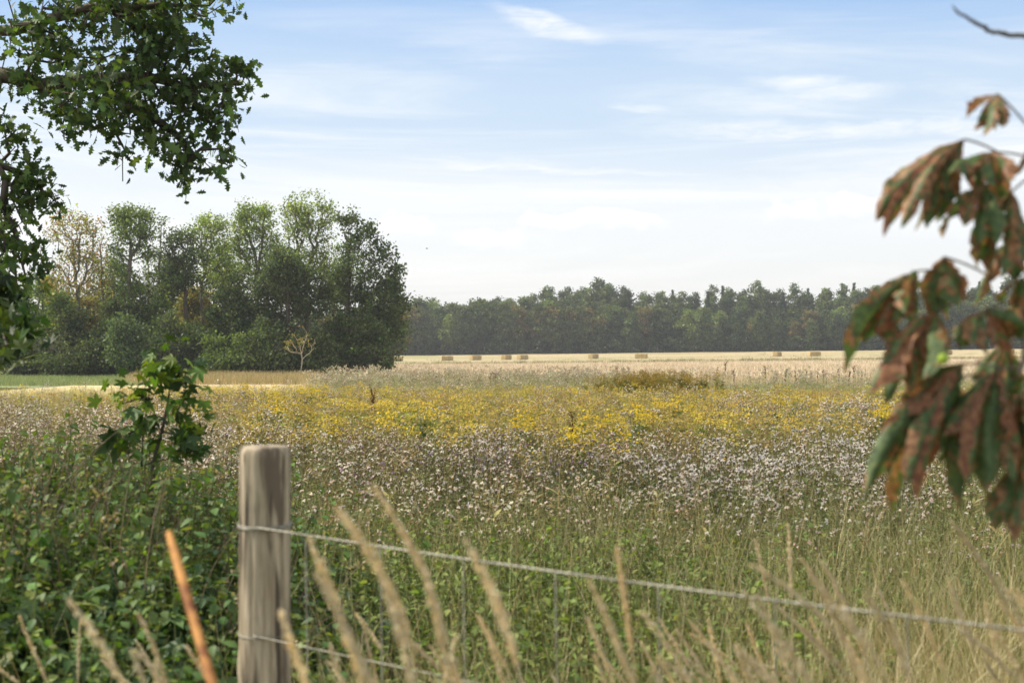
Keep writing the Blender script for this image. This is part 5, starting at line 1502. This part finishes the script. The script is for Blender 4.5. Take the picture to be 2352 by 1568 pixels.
big = [((872, 1108), (975, 1290), 1.75, .13, 'dry grass stalk whose tip rises highest, well right of the post'), ((808, 1162), (905, 1330), 1.6, .12, 'dry grass stalk between the post and the highest grass tip'),
       ((1088, 1242), (1160, 1400), 1.6, .11, 'dry grass stalk with curved head crossing the wire left of centre'), ((1408, 1262), (1440, 1400), 1.9, .10, 'upright pale grass stalk crossing the wire near the middle'),
       ((622, 1388), (700, 1560), 1.55, .10, 'grass stalk leaning across the post in front of its lower half'), ((690, 1240), (780, 1400), 1.7, .14, 'grass stalk rising from just right of the post'),
       ((712, 1318), (830, 1500), 1.55, .12, 'grass stalk leaning left between post and wire stays'), ((1810, 1205), (1815, 1290), 3.0, .12, 'short reddish grass head upright right of centre'),
       ((1745, 1235), (1760, 1330), 3.0, .1, 'reddish grass head beside the short upright one'), ((1860, 1280), (1990, 1480), 2.0, .13, 'pale grass stalk arching left below the chestnut leaves'),
       ((1890, 1285), (1960, 1420), 2.1, .12, 'pale grass stalk just right of the arching one'), ((2195, 1195), (2290, 1330), 2.2, .13, 'pale grass stalk bending down under the chestnut leaves'),
       ((1340, 1330), (1440, 1520), 1.7, .11, 'dry grass stalk in the middle of the bottom edge'), ((1720, 1350), (1850, 1530), 1.8, .13, 'dry grass stalk leaning left, lower right'),
       ((870, 1330), (930, 1480), 1.6, .1, 'dry grass stalk low between the post and the curved head'), ((965, 1270), (1010, 1420), 1.7, .1, 'thin dry grass stalk left of the curved head')]
for i, (t_, b_, d_, hl, lab) in enumerate(big):
    stalk(t_, b_, d_ * .9 if d_ < 2 else d_, hl * 1.25, .0019, ['#e6dab8', '#dccfa8', '#e8ddc0', '#d8c6a0'][i % 4], 200 + i, lab, GS)
rg = np.random.default_rng(72)
places = [(lambda p: 'dry grass stalk in the loose stand at the lower left, left of the rusty bar' if p < 440 else ('dry grass stalk in the stand right of the post' if p < 1300 else ('dry grass stalk in the thin stand along the bottom centre' if p < 1750 else 'dry grass stalk in the dense stand at the lower right')))][0]
for i in range(95):
    r_ = rg.random()
    if r_ < .16: px_ = rg.uniform(-20, 430); py_ = rg.uniform(1330, 1560)
    elif r_ < .44: px_ = rg.uniform(680, 1300); py_ = rg.uniform(1400, 1600)
    elif r_ < .62: px_ = rg.uniform(1300, 1750); py_ = rg.uniform(1400, 1580)
    else: px_ = rg.uniform(1750, 2400); py_ = rg.uniform(1270, 1580)
    d_ = rg.uniform(1.5, 2.9); ln = rg.uniform(110, 190)
    lean = rg.normal() * 30 + 85
    stalk((px_, py_), (px_ + lean, py_ + ln), d_, rg.uniform(.07, .15), rg.uniform(.0009, .0021), ['#e0d3ae', '#d6c69c', '#e6dbbe', '#cdb890', '#dcc998'][int(rg.integers(0, 5))], 300 + i, places(px_), 'grass stalks: ' + places(px_).split(' in ')[1], dens=.7)
